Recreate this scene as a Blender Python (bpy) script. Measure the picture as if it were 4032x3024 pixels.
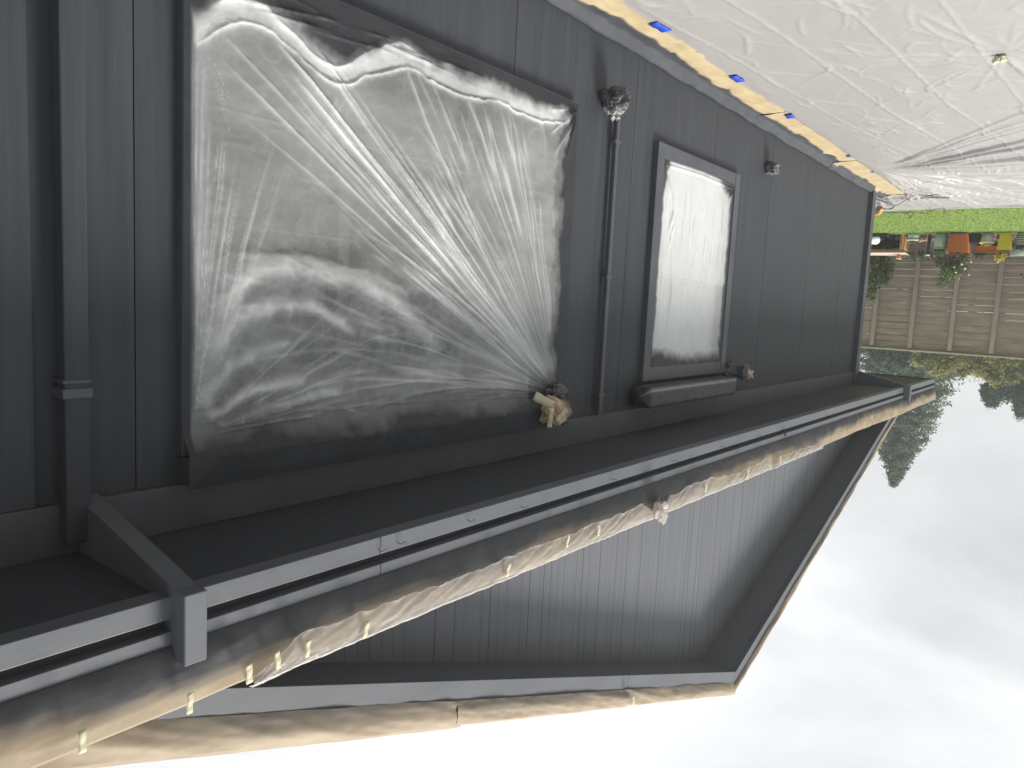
import bpy, bmesh, math, random
import numpy as np
from mathutils import Vector, Matrix, noise as mnoise

for o in list(bpy.data.objects): bpy.data.objects.remove(o)
S = bpy.context.scene
COL = S.collection
R = math.radians
random.seed(7)
rng = np.random.RandomState(11)

# ------------------------------------------------------------------ camera
cd = bpy.data.cameras.new('camera'); cam = bpy.data.objects.new('camera', cd); COL.objects.link(cam)
cd.sensor_width = 36; cd.sensor_fit = 'HORIZONTAL'; cd.lens = 36*2950/4032
cd.clip_start = 0.05; cd.clip_end = 2000
right = Vector((0.61989, 0.78309, 0.05004)); up = Vector((0.05653, -0.10818, 0.99252)); fwd = Vector((-0.78265, 0.61243, 0.11133))
# the photograph was taken with the phone upside down: the camera is rolled by half a turn
M = Matrix((-right, -up, -fwd)).transposed().to_4x4(); M.translation = Vector((0, -2.45, 1.6))
cam.matrix_world = M
S.camera = cam

# ------------------------------------------------------------------ sky and sun
SUN_EL, SUN_AZ = R(56), R(148)         # azimuth from +Y towards -X: over the garden, past the far end of the house
sund = Vector((-math.sin(SUN_AZ)*math.cos(SUN_EL), math.cos(SUN_AZ)*math.cos(SUN_EL), math.sin(SUN_EL)))
W = bpy.data.worlds.new('World'); S.world = W; W.use_nodes = True
nt = W.node_tree; nt.nodes.clear()
def N(t, typ, **kw):
    n = t.nodes.new(typ)
    for k, v in kw.items():
        if k.startswith('i_'): n.inputs[k[2:].replace('_', ' ')].default_value = v
        elif k.startswith('n'): n.inputs[int(k[1:])].default_value = v
        else: setattr(n, k, v)
    return n
sky = N(nt, 'ShaderNodeTexSky', sky_type='NISHITA'); sky.sun_disc = False
sky.sun_elevation = SUN_EL; sky.sun_rotation = -SUN_AZ
tc = N(nt, 'ShaderNodeTexCoord')
mp = N(nt, 'ShaderNodeMapping'); mp.inputs['Scale'].default_value = (1.6, 1.6, 4.0)
nt.links.new(tc.outputs['Generated'], mp.inputs['Vector'])
nz = N(nt, 'ShaderNodeTexNoise', i_Scale=1.5, i_Detail=6.0, i_Roughness=0.5, i_Distortion=0.3)
nt.links.new(mp.outputs[0], nz.inputs['Vector'])
cr = N(nt, 'ShaderNodeMapRange'); cr.inputs['From Min'].default_value = .32; cr.inputs['From Max'].default_value = .68
cr.inputs['To Min'].default_value = 6.2; cr.inputs['To Max'].default_value = 9.2
nt.links.new(nz.outputs[0], cr.inputs['Value'])
# overcast luminance rises from the horizon to the zenith
sx = N(nt, 'ShaderNodeSeparateXYZ'); nt.links.new(tc.outputs['Generated'], sx.inputs[0])
gl = N(nt, 'ShaderNodeMapRange'); gl.inputs['From Min'].default_value = 0; gl.inputs['From Max'].default_value = .75
gl.inputs['To Min'].default_value = .80; gl.inputs['To Max'].default_value = 1.65
nt.links.new(sx.outputs['Z'], gl.inputs['Value'])
mul = N(nt, 'ShaderNodeMath', operation='MULTIPLY'); nt.links.new(cr.outputs[0], mul.inputs[0]); nt.links.new(gl.outputs[0], mul.inputs[1])
cc = N(nt, 'ShaderNodeVectorMath', operation='SCALE'); cc.inputs[0].default_value = (.985, 1.0, 1.0)
nt.links.new(mul.outputs[0], cc.inputs['Scale'])
mx = N(nt, 'ShaderNodeMix', data_type='RGBA'); mx.inputs['Factor'].default_value = .93
nt.links.new(sky.outputs[0], mx.inputs['A']); nt.links.new(cc.outputs[0], mx.inputs['B'])
bg = N(nt, 'ShaderNodeBackground', i_Strength=.084); nt.links.new(mx.outputs['Result'], bg.inputs['Color'])
wo = N(nt, 'ShaderNodeOutputWorld'); nt.links.new(bg.outputs[0], wo.inputs['Surface'])

sl = bpy.data.lights.new('sun', 'SUN'); sl.energy = 5.0; sl.angle = R(19); sl.color = (1, .91, .80)
so = bpy.data.objects.new('sun', sl); COL.objects.link(so); so.location = (0, 0, 12)
so.rotation_euler = sund.to_track_quat('Z', 'Y').to_euler()

vs = S.view_settings
vs.view_transform = 'Standard'; vs.look = 'None'; vs.gamma = 1; vs.exposure = 0.35; vs.use_curve_mapping = False
S.render.engine = 'CYCLES'
S.cycles.max_bounces = 8; S.cycles.transparent_max_bounces = 16; S.cycles.diffuse_bounces = 4

# ------------------------------------------------------------------ materials
MATS = {}
def newmat(name):
    m = bpy.data.materials.new(name); m.use_nodes = True
    t = m.node_tree; t.nodes.clear()
    out = N(t, 'ShaderNodeOutputMaterial')
    MATS[name] = m
    return m, t, out
def noise_node(t, scale, detail=4, rough=.55, mapscale=None, coord='Object'):
    c = N(t, 'ShaderNodeTexCoord')
    v = c.outputs[coord]
    if mapscale:
        mpn = N(t, 'ShaderNodeMapping'); mpn.inputs['Scale'].default_value = mapscale
        t.links.new(v, mpn.inputs['Vector']); v = mpn.outputs[0]
    n = N(t, 'ShaderNodeTexNoise', i_Scale=scale, i_Detail=float(detail), i_Roughness=rough)
    t.links.new(v, n.inputs['Vector'])
    return n
def ramp(t, src, stops):
    r = N(t, 'ShaderNodeValToRGB')
    el = r.color_ramp.elements
    while len(el) < len(stops): el.new(.5)
    for e_, (p, c) in zip(el, stops): e_.position = p; e_.color = (*c, 1)
    t.links.new(src, r.inputs[0]); return r
def surf(name, c1, c2, scale=8, rough=.6, spec=.35, bump=.0, bscale=60, mapscale=None, bmap=None, dist=.004, detail=5, roughvar=0, coat=0):
    m, t, out = newmat(name)
    n = noise_node(t, scale, detail, mapscale=mapscale)
    r = ramp(t, n.outputs[0], [(.3, c1), (.7, c2)])
    p = N(t, 'ShaderNodeBsdfPrincipled'); p.inputs['Roughness'].default_value = rough
    p.inputs['Specular IOR Level'].default_value = spec
    if coat: p.inputs['Coat Weight'].default_value = coat
    t.links.new(r.outputs[0], p.inputs['Base Color'])
    if roughvar:
        mr = N(t, 'ShaderNodeMapRange'); mr.inputs['To Min'].default_value = rough-roughvar; mr.inputs['To Max'].default_value = rough+roughvar
        t.links.new(n.outputs[0], mr.inputs['Value']); t.links.new(mr.outputs[0], p.inputs['Roughness'])
    if bump:
        b = noise_node(t, bscale, 5, mapscale=bmap)
        bn = N(t, 'ShaderNodeBump', i_Strength=bump, i_Distance=dist)
        t.links.new(b.outputs[0], bn.inputs['Height']); t.links.new(bn.outputs[0], p.inputs['Normal'])
    t.links.new(p.outputs[0], out.inputs[0])
    return m
PA, PB = (.033, .039, .049), (.051, .058, .070)
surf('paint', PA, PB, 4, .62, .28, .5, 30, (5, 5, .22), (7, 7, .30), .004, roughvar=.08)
surf('paint_lit_trim', (.086, .098, .118), (.106, .119, .141), 4, .5, .4, .12, 60, (.4, 2, 2), (.3, 2, 2), .003, roughvar=.08)  # lit copy of the house paint: skylight and glare put into its colour
surf('paint_lit_gable', (.112, .125, .147), (.138, .152, .176), 4, .55, .4, .35, 30, (5, 5, .22), (7, 7, .30), .003, roughvar=.06)  # wall paint again, lightened for the brightness and glare over the gable
surf('paint_smooth', (.054, .063, .079), (.074, .084, .102), 5, .5, .45, .12, 90, roughvar=.06, bmap=(.3, 1, 1))
surf('paint_dark', (.03, .033, .038), (.045, .048, .054), 5, .6, .3, .1, 60)
surf('roofing', (.05, .05, .05), (.10, .10, .10), 30, .9, .2, .6, 120)
surf('glass_dark', (.015, .018, .02), (.03, .033, .035), 1.5, .06, .5)
surf('blind', (.66, .66, .65), (.74, .74, .73), 2, .7, .2)
surf('frame_dark', (.05, .052, .055), (.07, .072, .075), 4, .45, .4)
surf('ground', (.12, .10, .07), (.20, .17, .12), .8, .95, .1, .4, 6, dist=.03)
surf('turf', (.125, .195, .045), (.19, .275, .075), 9, .85, .15, .35, 90, (1, 2.5, 1), dist=.012)
surf('blade', (.125, .20, .045), (.21, .30, .085), 30, .7, .2)
surf('soil', (.08, .065, .052), (.20, .165, .13), 6, .95, .1, .9, 25, dist=.03)
surf('bark_chip', (.10, .06, .045), (.24, .15, .11), 20, .9, .15, .4, 50)
surf('stone', (.28, .18, .15), (.42, .32, .27), 9, .85, .2, .5, 30, dist=.01)
surf('fence_wood', (.24, .200, .162), (.37, .318, .265), 2.2, .85, .2, .5, 30, (1, 1, 7), (1, .6, 14), .004)
surf('post_wood', (.29, .25, .22), (.38, .335, .30), 3, .85, .2, .4, 30, (1, 6, 1), (14, 14, .7), .004)
surf('cap_wood', (.36, .32, .27), (.48, .44, .38), 3, .8, .2, .3, 30, (1, .6, 6))
surf('bed_wood', (.36, .20, .10), (.50, .31, .17), 3, .75, .25, .3, 30, (1, .8, 6))
surf('pale_wood', (.42, .36, .29), (.52, .46, .39), 5, .75, .2, .2, 30)
surf('mint', (.25, .35, .29), (.30, .40, .34), 6, .45, .4)
surf('mint_pale', (.36, .47, .40), (.42, .53, .46), 6, .45, .4)
surf('cream', (.62, .60, .47), (.70, .68, .55), 6, .5, .4)
surf('terracotta', (.45, .115, .032), (.53, .145, .045), 5, .5, .35, .1, 40)
surf('yellow_glaze', (.52, .41, .012), (.62, .50, .025), 4, .28, .5)
surf('charcoal', (.018, .022, .03), (.034, .038, .046), 5, .5, .35)
surf('warm_grey', (.34, .33, .28), (.42, .41, .35), 5, .5, .35)
surf('white_plastic', (.74, .75, .74), (.82, .83, .82), 5, .4, .4)
surf('grey_plastic', (.30, .33, .34), (.36, .39, .40), 5, .4, .4)
surf('teal', (.03, .20, .16), (.05, .27, .22), 5, .4, .4)
surf('brown_rim', (.16, .085, .05), (.21, .12, .075), 5, .5, .3)
surf('wire', (.035, .03, .035), (.06, .05, .055), 9, .55, .3)
surf('dry_bract', (.40, .17, .05), (.58, .36, .16), 9, .7, .2)
surf('blue_tape', (.012, .045, .46), (.022, .07, .60), 14, .55, .3, .2, 90)
surf('pale_tape', (.42, .42, .30), (.52, .51, .38), 20, .55, .3, .25, 90)
surf('bark', (.07, .05, .035), (.13, .10, .07), 6, .9, .1, .6, 20)
def leafmat(name, c1, c2, c3, scale=3, trans=.3):
    m, t, out = newmat(name)
    n = noise_node(t, scale, 4)
    g = N(t, 'ShaderNodeNewGeometry')
    mixv = N(t, 'ShaderNodeMath', operation='MULTIPLY_ADD'); mixv.inputs[1].default_value = .55; mixv.inputs[2].default_value = -.27
    t.links.new(g.outputs['Random Per Island'], mixv.inputs[0])
    ad = N(t, 'ShaderNodeMath', operation='ADD'); t.links.new(n.outputs[0], ad.inputs[0]); t.links.new(mixv.outputs[0], ad.inputs[1])
    r = ramp(t, ad.outputs[0], [(.25, c1), (.5, c2), (.78, c3)])
    p = N(t, 'ShaderNodeBsdfPrincipled'); p.inputs['Roughness'].default_value = .5; p.inputs['Specular IOR Level'].default_value = .3
    tr = N(t, 'ShaderNodeBsdfTranslucent'); ms = N(t, 'ShaderNodeMixShader', n0=trans)
    t.links.new(r.outputs[0], p.inputs['Base Color']); t.links.new(r.outputs[0], tr.inputs[0])
    t.links.new(p.outputs[0], ms.inputs[1]); t.links.new(tr.outputs[0], ms.inputs[2]); t.links.new(ms.outputs[0], out.inputs[0])
leafmat('leaf_conifer', (.055, .10, .055), (.095, .155, .085), (.15, .22, .12), 1.2, .4)
leafmat('leaf_dark', (.035, .075, .045), (.06, .12, .065), (.10, .18, .095), 1.5, .4)
leafmat('leaf_yellow', (.09, .13, .045), (.21, .25, .07), (.36, .34, .085), 1.3)
leafmat('leaf_lime', (.15, .22, .03), (.28, .36, .04), (.42, .46, .06), 2)
leafmat('leaf_mid', (.05, .09, .03), (.10, .16, .05), (.20, .27, .09), 7)
leafmat('leaf_strap', (.025, .065, .03), (.05, .11, .045), (.10, .18, .08), 6)
leafmat('leaf_gold', (.42, .36, .04), (.56, .48, .07), (.65, .57, .14), 8)
leafmat('petal', (.75, .70, .45), (.8, .76, .6), (.82, .8, .7), 8)

def paintcol(t):
    n = noise_node(t, 6, 4); return ramp(t, n.outputs[0], [(.3, PA), (.7, PB)]).outputs[0]
def film_mat(name, base=(.80, .81, .81), a0=.30, a1=.92, rough=.28, trans=.35, bump=.25, bscale=26, bmap=None, spec=.5):
    """thin polythene: 'milk' = how bunched / layered it is, 'paint' = overspray on it"""
    m, t, out = newmat(name)
    am = N(t, 'ShaderNodeAttribute', attribute_name='milk'); ap = N(t, 'ShaderNodeAttribute', attribute_name='paint')
    col = N(t, 'ShaderNodeMix', data_type='RGBA'); col.inputs['A'].default_value = (*base, 1)
    t.links.new(ap.outputs['Fac'], col.inputs['Factor']); t.links.new(paintcol(t), col.inputs['B'])
    p = N(t, 'ShaderNodeBsdfPrincipled'); p.inputs['Roughness'].default_value = rough; p.inputs['Specular IOR Level'].default_value = spec
    rr = N(t, 'ShaderNodeMapRange'); rr.inputs['To Min'].default_value = rough; rr.inputs['To Max'].default_value = .5
    t.links.new(ap.outputs['Fac'], rr.inputs['Value']); t.links.new(rr.outputs[0], p.inputs['Roughness'])
    t.links.new(col.outputs['Result'], p.inputs['Base Color'])
    tl = N(t, 'ShaderNodeBsdfTranslucent'); t.links.new(col.outputs['Result'], tl.inputs[0])
    ms = N(t, 'ShaderNodeMixShader', n0=trans); t.links.new(p.outputs[0], ms.inputs[1]); t.links.new(tl.outputs[0], ms.inputs[2])
    al = N(t, 'ShaderNodeMapRange'); al.inputs['To Min'].default_value = a0; al.inputs['To Max'].default_value = a1
    t.links.new(am.outputs['Fac'], al.inputs['Value'])
    mxx = N(t, 'ShaderNodeMath', operation='MAXIMUM'); t.links.new(al.outputs[0], mxx.inputs[0]); t.links.new(ap.outputs['Fac'], mxx.inputs[1])
    tp = N(t, 'ShaderNodeBsdfTransparent')
    fin = N(t, 'ShaderNodeMixShader'); t.links.new(mxx.outputs[0], fin.inputs[0]); t.links.new(tp.outputs[0], fin.inputs[1]); t.links.new(ms.outputs[0], fin.inputs[2])
    if bump:
        b = noise_node(t, bscale, 6, .6, mapscale=bmap)
        bn = N(t, 'ShaderNodeBump', i_Strength=bump, i_Distance=.01 if bscale > 10 else .03)
        t.links.new(b.outputs[0], bn.inputs['Height']); t.links.new(bn.outputs[0], p.inputs['Normal'])
    t.links.new(fin.outputs[0], out.inputs[0])
    return m
film_mat('window_film', base=(.79, .84, .87), a0=.19, a1=.98, rough=.27, bump=.30, bscale=45)
film_mat('eave_film', base=(.68, .66, .635), a0=.30, a1=.95, rough=.25, trans=.45, bump=.3, bscale=40)
film_mat('ground_film', base=(.345, .348, .353), a0=.80, a1=1.0, rough=.40, trans=.05, bump=.2, bscale=11, spec=.5)
film_mat('wrap_film', base=(.55, .55, .55), a0=.55, a1=.9, rough=.2, trans=.1, bump=.4, bscale=60)
def kraft_mat(name, c1, c2):
    m, t, out = newmat(name)
    n = noise_node(t, 5, 5); r = ramp(t, n.outputs[0], [(.3, c1), (.7, c2)])
    ap = N(t, 'ShaderNodeAttribute', attribute_name='paint')
    col = N(t, 'ShaderNodeMix', data_type='RGBA'); t.links.new(ap.outputs['Fac'], col.inputs['Factor'])
    t.links.new(r.outputs[0], col.inputs['A']); t.links.new(paintcol(t), col.inputs['B'])
    p = N(t, 'ShaderNodeBsdfPrincipled'); p.inputs['Roughness'].default_value = .6; p.inputs['Specular IOR Level'].default_value = .3
    t.links.new(col.outputs['Result'], p.inputs['Base Color'])
    b = noise_node(t, 14, 6, .6); bn = N(t, 'ShaderNodeBump', i_Strength=.2, i_Distance=.010)
    t.links.new(b.outputs[0], bn.inputs['Height']); t.links.new(bn.outputs[0], p.inputs['Normal'])
    t.links.new(p.outputs[0], out.inputs[0])
kraft_mat('kraft', (.35, .29, .175), (.45, .38, .245)); kraft_mat('kraft_dull', (.235, .193, .135), (.32, .267, .19))
kraft_mat('kraft_wrap', (.40, .29, .20), (.55, .43, .32))

# ------------------------------------------------------------------ helpers
def link(o, parent=None):
    COL.objects.link(o)
    if parent: o.parent = parent
    return o
def tag(o, label=None, cat=None, group=None, kind=None):
    if label: o['label'] = label
    if cat: o['category'] = cat
    if group: o['group'] = group
    if kind: o['kind'] = kind
    return o
def empty(name, loc=(0, 0, 0)):
    o = bpy.data.objects.new(name, None); o.location = loc; o.empty_display_size = .1
    return link(o)
def finish(name, bm, mat, parent=None, smooth=False):
    me = bpy.data.meshes.new(name)
    bmesh.ops.recalc_face_normals(bm, faces=bm.faces)
    bm.to_mesh(me); bm.free()
    me.materials.append(MATS[mat])
    if smooth:
        for p in me.polygons: p.use_smooth = True
    o = bpy.data.objects.new(name, me); link(o)
    if parent:
        o.parent = parent
        o.matrix_parent_inverse = Matrix.Translation(-parent.location) if parent.type == 'EMPTY' else Matrix.Identity(4)
    return o
def add_box(bm, x0, x1, y0, y1, z0, z1, bev=0):
    b = bmesh.new() if bev else bm
    vs_ = [b.verts.new((x, y, z)) for x in (x0, x1) for y in (y0, y1) for z in (z0, z1)]
    for f in ((0, 1, 3, 2), (4, 6, 7, 5), (0, 4, 5, 1), (2, 3, 7, 6), (0, 2, 6, 4), (1, 5, 7, 3)):
        b.faces.new([vs_[i] for i in f])
    if bev:
        bmesh.ops.bevel(b, geom=list(b.edges), offset=bev, segments=2, affect='EDGES', profile=.5)
        me = bpy.data.meshes.new('tmp'); b.to_mesh(me); b.free(); bm.from_mesh(me); bpy.data.meshes.remove(me)
def box(name, x0, x1, y0, y1, z0, z1, mat, parent=None, bev=.003):
    bm = bmesh.new(); add_box(bm, min(x0, x1), max(x0, x1), min(y0, y1), max(y0, y1), min(z0, z1), max(z0, z1), bev)
    return finish(name, bm, mat, parent)
def prism(name, pts, vec, mat, parent=None, bev=0):
    """polygon pts (3d) extruded by vec"""
    bm = bmesh.new(); v = Vector(vec)
    a = [bm.verts.new(Vector(p)) for p in pts]; b = [bm.verts.new(Vector(p)+v) for p in pts]
    n = len(pts)
    bm.faces.new(a); bm.faces.new(b[::-1])
    for i in range(n): bm.faces.new((a[i], b[i], b[(i+1) % n], a[(i+1) % n]))
    if bev: bmesh.ops.bevel(bm, geom=list(bm.edges), offset=bev, segments=1, affect='EDGES')
    return finish(name, bm, mat, parent)
def add_lathe(bm, prof, c=(0, 0, 0), seg=28, square=0):
    rings = []
    for (r, z) in prof:
        ring = []
        for i in range(seg):
            a = 2*math.pi*(i+.5)/seg
            x, y = math.cos(a), math.sin(a)
            if square:
                k = (abs(x)**square+abs(y)**square)**(-1/square); x *= k; y *= k
            ring.append(bm.verts.new((c[0]+r*x, c[1]+r*y, c[2]+z)))
        rings.append(ring)
    for a, b in zip(rings, rings[1:]):
        for i in range(seg): bm.faces.new((a[i], a[(i+1) % seg], b[(i+1) % seg], b[i]))
    bm.faces.new(rings[0][::-1]); bm.faces.new(rings[-1])
def lathe(name, prof, c, mat, parent=None, seg=28, square=0, smooth=True):
    bm = bmesh.new(); add_lathe(bm, prof, c, seg, square)
    o = finish(name, bm, mat, parent, smooth)
    return o
def add_tube(bm, pts, rad, seg=6):
    pts = [Vector(p) for p in pts]; rings = []
    for i, p in enumerate(pts):
        d = (pts[min(i+1, len(pts)-1)]-pts[max(i-1, 0)]).normalized()
        u = d.orthogonal().normalized() if i == 0 else (u-d*u.dot(d)).normalized()
        w = d.cross(u); r = rad[i] if hasattr(rad, '__len__') else rad
        rings.append([bm.verts.new(p+u*(r*math.cos(2*math.pi*k/seg))+w*(r*math.sin(2*math.pi*k/seg))) for k in range(seg)])
    for a, b in zip(rings, rings[1:]):
        for k in range(seg): bm.faces.new((a[k], a[(k+1) % seg], b[(k+1) % seg], b[k]))
    bm.faces.new(rings[0][::-1]); bm.faces.new(rings[-1])
def spline(pts, n=10):
    pts = [Vector(p) for p in pts]; out = []
    for i in range(len(pts)-1):
        p0, p1, p2, p3 = pts[max(i-1, 0)], pts[i], pts[i+1], pts[min(i+2, len(pts)-1)]
        for k in range(n):
            t = k/n
            out.append(.5*((2*p1)+(p2-p0)*t+(2*p0-5*p1+4*p2-p3)*t*t+(3*p1-p0-3*p2+p3)*t**3))
    return out+[pts[-1]]
# numpy value noise
def vnoise(x, y, seed=0):
    xi = np.floor(x).astype(np.int64); yi = np.floor(y).astype(np.int64); fx = x-xi; fy = y-yi
    def h(a, b):
        n = (a*374761393+b*668265263+seed*2147483647) & 0xffffffff
        n = ((n ^ (n >> 13))*1274126177) & 0xffffffff
        return ((n ^ (n >> 16)) & 0xffff)/65535.0
    u = fx*fx*(3-2*fx); v = fy*fy*(3-2*fy)
    return (h(xi, yi)*(1-u)+h(xi+1, yi)*u)*(1-v)+(h(xi, yi+1)*(1-u)+h(xi+1, yi+1)*u)*v
def fbm(x, y, o=4, seed=0):
    s = 0; a = .5; f = 1
    for k in range(o): s = s+a*vnoise(x*f, y*f, seed+k*17); a *= .5; f *= 2.03
    return s/(1-.5**o)
def ridged(x, y, o=4, seed=0):
    s = 0; a = .5; f = 1
    for k in range(o): s = s+a*(1-abs(2*vnoise(x*f, y*f, seed+k*13)-1))**2; a *= .5; f *= 2.1
    return s
def sstep(a, b, x):
    t = np.clip((x-a)/(b-a), 0, 1); return t*t*(3-2*t)
def grid(name, P, mat, parent=None, attrs=None, keep=None, smooth=True):
    """P: (ny, nx, 3) array; keep: (ny-1, nx-1) bool"""
    ny, nx, _ = P.shape
    idx = np.arange(ny*nx).reshape(ny, nx)
    q = np.stack([idx[:-1, :-1], idx[:-1, 1:], idx[1:, 1:], idx[1:, :-1]], -1)
    q = q[keep] if keep is not None else q.reshape(-1, 4)
    me = bpy.data.meshes.new(name)
    me.vertices.add(ny*nx); me.vertices.foreach_set('co', P.reshape(-1).astype(np.float32))
    me.loops.add(len(q)*4); me.loops.foreach_set('vertex_index', q.reshape(-1).astype(np.int32))
    me.polygons.add(len(q)); me.polygons.foreach_set('loop_start', np.arange(0, len(q)*4, 4, dtype=np.int32))
    me.polygons.foreach_set('loop_total', np.full(len(q), 4, dtype=np.int32))
    me.update(calc_edges=True)
    me.polygons.foreach_set('use_smooth', np.full(len(q), smooth))
    for k, v in (attrs or {}).items():
        a = me.attributes.new(k, 'FLOAT', 'POINT'); a.data.foreach_set('value', np.clip(v, 0, 1).reshape(-1).astype(np.float32))
    if keep is not None:
        bm = bmesh.new(); bm.from_mesh(me)
        bmesh.ops.delete(bm, geom=[v for v in bm.verts if not v.link_faces], context='VERTS'); bm.to_mesh(me); bm.free()
    me.materials.append(MATS[mat])
    o = bpy.data.objects.new(name, me); link(o)
    if parent: o.parent = parent
    return o
def ridge_field(U, V, lines, soft=True):
    """lines: (polyline [(u,v)..], width0, width1, amp, milk, taper) -> height, milk"""
    Hh = np.zeros_like(U); Mk = np.zeros_like(U)
    for pts, w0, w1, amp, mk, tp in lines:
        pts = np.array(pts, float); n = len(pts)-1
        wm = max(w0, w1)*3
        ins = (U > pts[:, 0].min()-wm) & (U < pts[:, 0].max()+wm) & (V > pts[:, 1].min()-wm) & (V < pts[:, 1].max()+wm)
        if not ins.any(): continue
        u = U[ins]; v = V[ins]; best = np.full(u.shape, 1e9); tt = np.zeros(u.shape)
        for i in range(n):
            a = pts[i]; b = pts[i+1]; d = b-a; L = d@d+1e-12
            t = np.clip(((u-a[0])*d[0]+(v-a[1])*d[1])/L, 0, 1)
            ds = np.hypot(u-a[0]-t*d[0], v-a[1]-t*d[1])
            m = ds < best; best[m] = ds[m]; tt[m] = (i+t[m])/n
        w = w0+(w1-w0)*tt
        e = np.clip(tt/tp, 0, 1)*np.clip((1-tt)/tp, 0, 1) if tp > 0 else 1
        g = (np.exp(-(best/w)**2) if soft else np.exp(-1.5*best/w))*e
        Hh[ins] += amp*g; Mk[ins] = np.maximum(Mk[ins], mk*g)
    return Hh, Mk

# ------------------------------------------------------------------ ground, lawn, soil bed
bm = bmesh.new()
bmesh.ops.create_grid(bm, x_segments=40, y_segments=40, size=110)
for v in bm.verts: v.co.z = -.03
tag(finish('ground', bm, 'ground'), kind='structure')
nx, ny = 60, 100
xs = np.linspace(-16.0, -11.3, nx); ys = np.linspace(-8, 6.5, ny); XX, YY = np.meshgrid(xs, ys)
lawn = grid('lawn', np.stack([XX, YY, -.012+.012*fbm(XX*2, YY*2, 3, 5)], -1), 'turf'); tag(lawn, kind='structure')
nb = 42000
bx_ = rng.uniform(-15.95, -12.0, nb); by_ = rng.uniform(-2.6, 2.3, nb)
V = []; Fc = []
for i in range(nb):
    h = random.uniform(.006, .018); a = random.uniform(0, 6.28); w = .0028; lx, ly = random.gauss(0, .010), random.gauss(0, .010)
    c, s_ = math.cos(a)*w, math.sin(a)*w
    V += [(bx_[i]-c, by_[i]-s_, -.004), (bx_[i]+c, by_[i]+s_, -.004), (bx_[i]+lx, by_[i]+ly, h)]; Fc.append((3*i, 3*i+1, 3*i+2))
me = bpy.data.meshes.new('grass_blades'); me.from_pydata(V, [], Fc); me.materials.append(MATS['blade'])
tag(link(bpy.data.objects.new('grass_blades', me)), 'short bright green turf between the plastic sheet and the pots', 'grass', kind='stuff')
xs = np.linspace(-18.5, -15.9, 60); ys = np.linspace(-8, 6.5, 200); XX, YY = np.meshgrid(xs, ys)
zz = -.01+.30*sstep(-15.95, -16.9, XX)+.05*(fbm(XX*5, YY*5, 4, 3)-.5)*sstep(-15.9, -16.2, XX)
tag(grid('soil_bed', np.stack([XX, YY, zz], -1), 'soil'), kind='structure')

surf('concrete', (.11, .108, .105), (.16, .157, .15), 3, .9, .2, .3, 40)
tag(box('patio', -12.1, 4, -9, .04, -.2, -.004, 'concrete', None, 0), kind='structure')
# ------------------------------------------------------------------ the house
house = empty('house', (-5, 0, 0))
tag(house, 'dark slate grey house with gable, masked windows and deep eave', 'house')
W1 = (-3.56, -1.285, .50, 2.185); W2 = (-5.915, -4.515, .52, 2.105)
TR = .085
holes = [(W1[0]+TR, W1[1]-TR, W1[2]+TR, W1[3]-TR), (W2[0]+TR, W2[1]-TR, W2[2]+TR, W2[3]-TR)]
seams = [2.4, 1.29, .07, -1.147, -1.804, -3.024, -4.244, -5.464, -6.684, -7.904, -9.124, -10.05]
def wall_panel(x0, x1, z0, z1):
    bm = bmesh.new()
    xs = sorted({x0, x1} | {h for H_ in holes for h in H_[:2] if x0 < h < x1}); zs = sorted({z0, z1} | {h for H_ in holes for h in H_[2:] if z0 < h < z1})
    cache = {}
    def vt(x, y, z):
        k = (round(x, 4), round(y, 4), round(z, 4))
        if k not in cache: cache[k] = bm.verts.new((x, y, z))
        return cache[k]
    cells = {}
    for i in range(len(xs)-1):
        for j in range(len(zs)-1):
            cx, cz = (xs[i]+xs[i+1])/2, (zs[j]+zs[j+1])/2
            if any(h[0] < cx < h[1] and h[2] < cz < h[3] for h in holes): continue
            cells[i, j] = 1
            bm.faces.new([vt(xs[i], 0, zs[j]), vt(xs[i+1], 0, zs[j]), vt(xs[i+1], 0, zs[j+1]), vt(xs[i], 0, zs[j+1])])
    r = bmesh.ops.extrude_face_region(bm, geom=list(bm.faces))
    for g_ in r['geom']:
        if isinstance(g_, bmesh.types.BMVert): g_.co.y += .04
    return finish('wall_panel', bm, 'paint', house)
for b_, a_ in zip(seams, seams[1:]):
    if a_ > -3.1 and b_ < -1.7:                # this panel is cut in two by the wide window
        wall_panel(a_+.0022, b_-.0022, .0, holes[0][2]); wall_panel(a_+.0022, b_-.0022, holes[0][3], 2.36)
    else: wall_panel(a_+.0022, b_-.0022, .0, 2.36)
box('wall_sheathing', -10.06, 2.4, .055, .075, 2.19, 2.46, 'paint_dark', house, 0)
bm = bmesh.new()                         # closed shell behind the cladding
add_box(bm, -10.12, -10.04, .045, 8, -.02, 2.43); add_box(bm, 2.4, 2.48, -.02, 8, -.02, 2.43); add_box(bm, -10.12, 2.48, 8, 8.08, -.02, 2.43); add_box(bm, -10.04, 2.4, .05, .07, -.02, .45)
finish('back_walls', bm, 'paint', house)
box('corner_board', -10.185, -10.045, -.052, .10, -.01, 2.42, 'paint_smooth', house)
box('frieze_board', -10.03, 2.4, -.024, .03, 2.285, 2.4455, 'paint_smooth', house)
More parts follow.
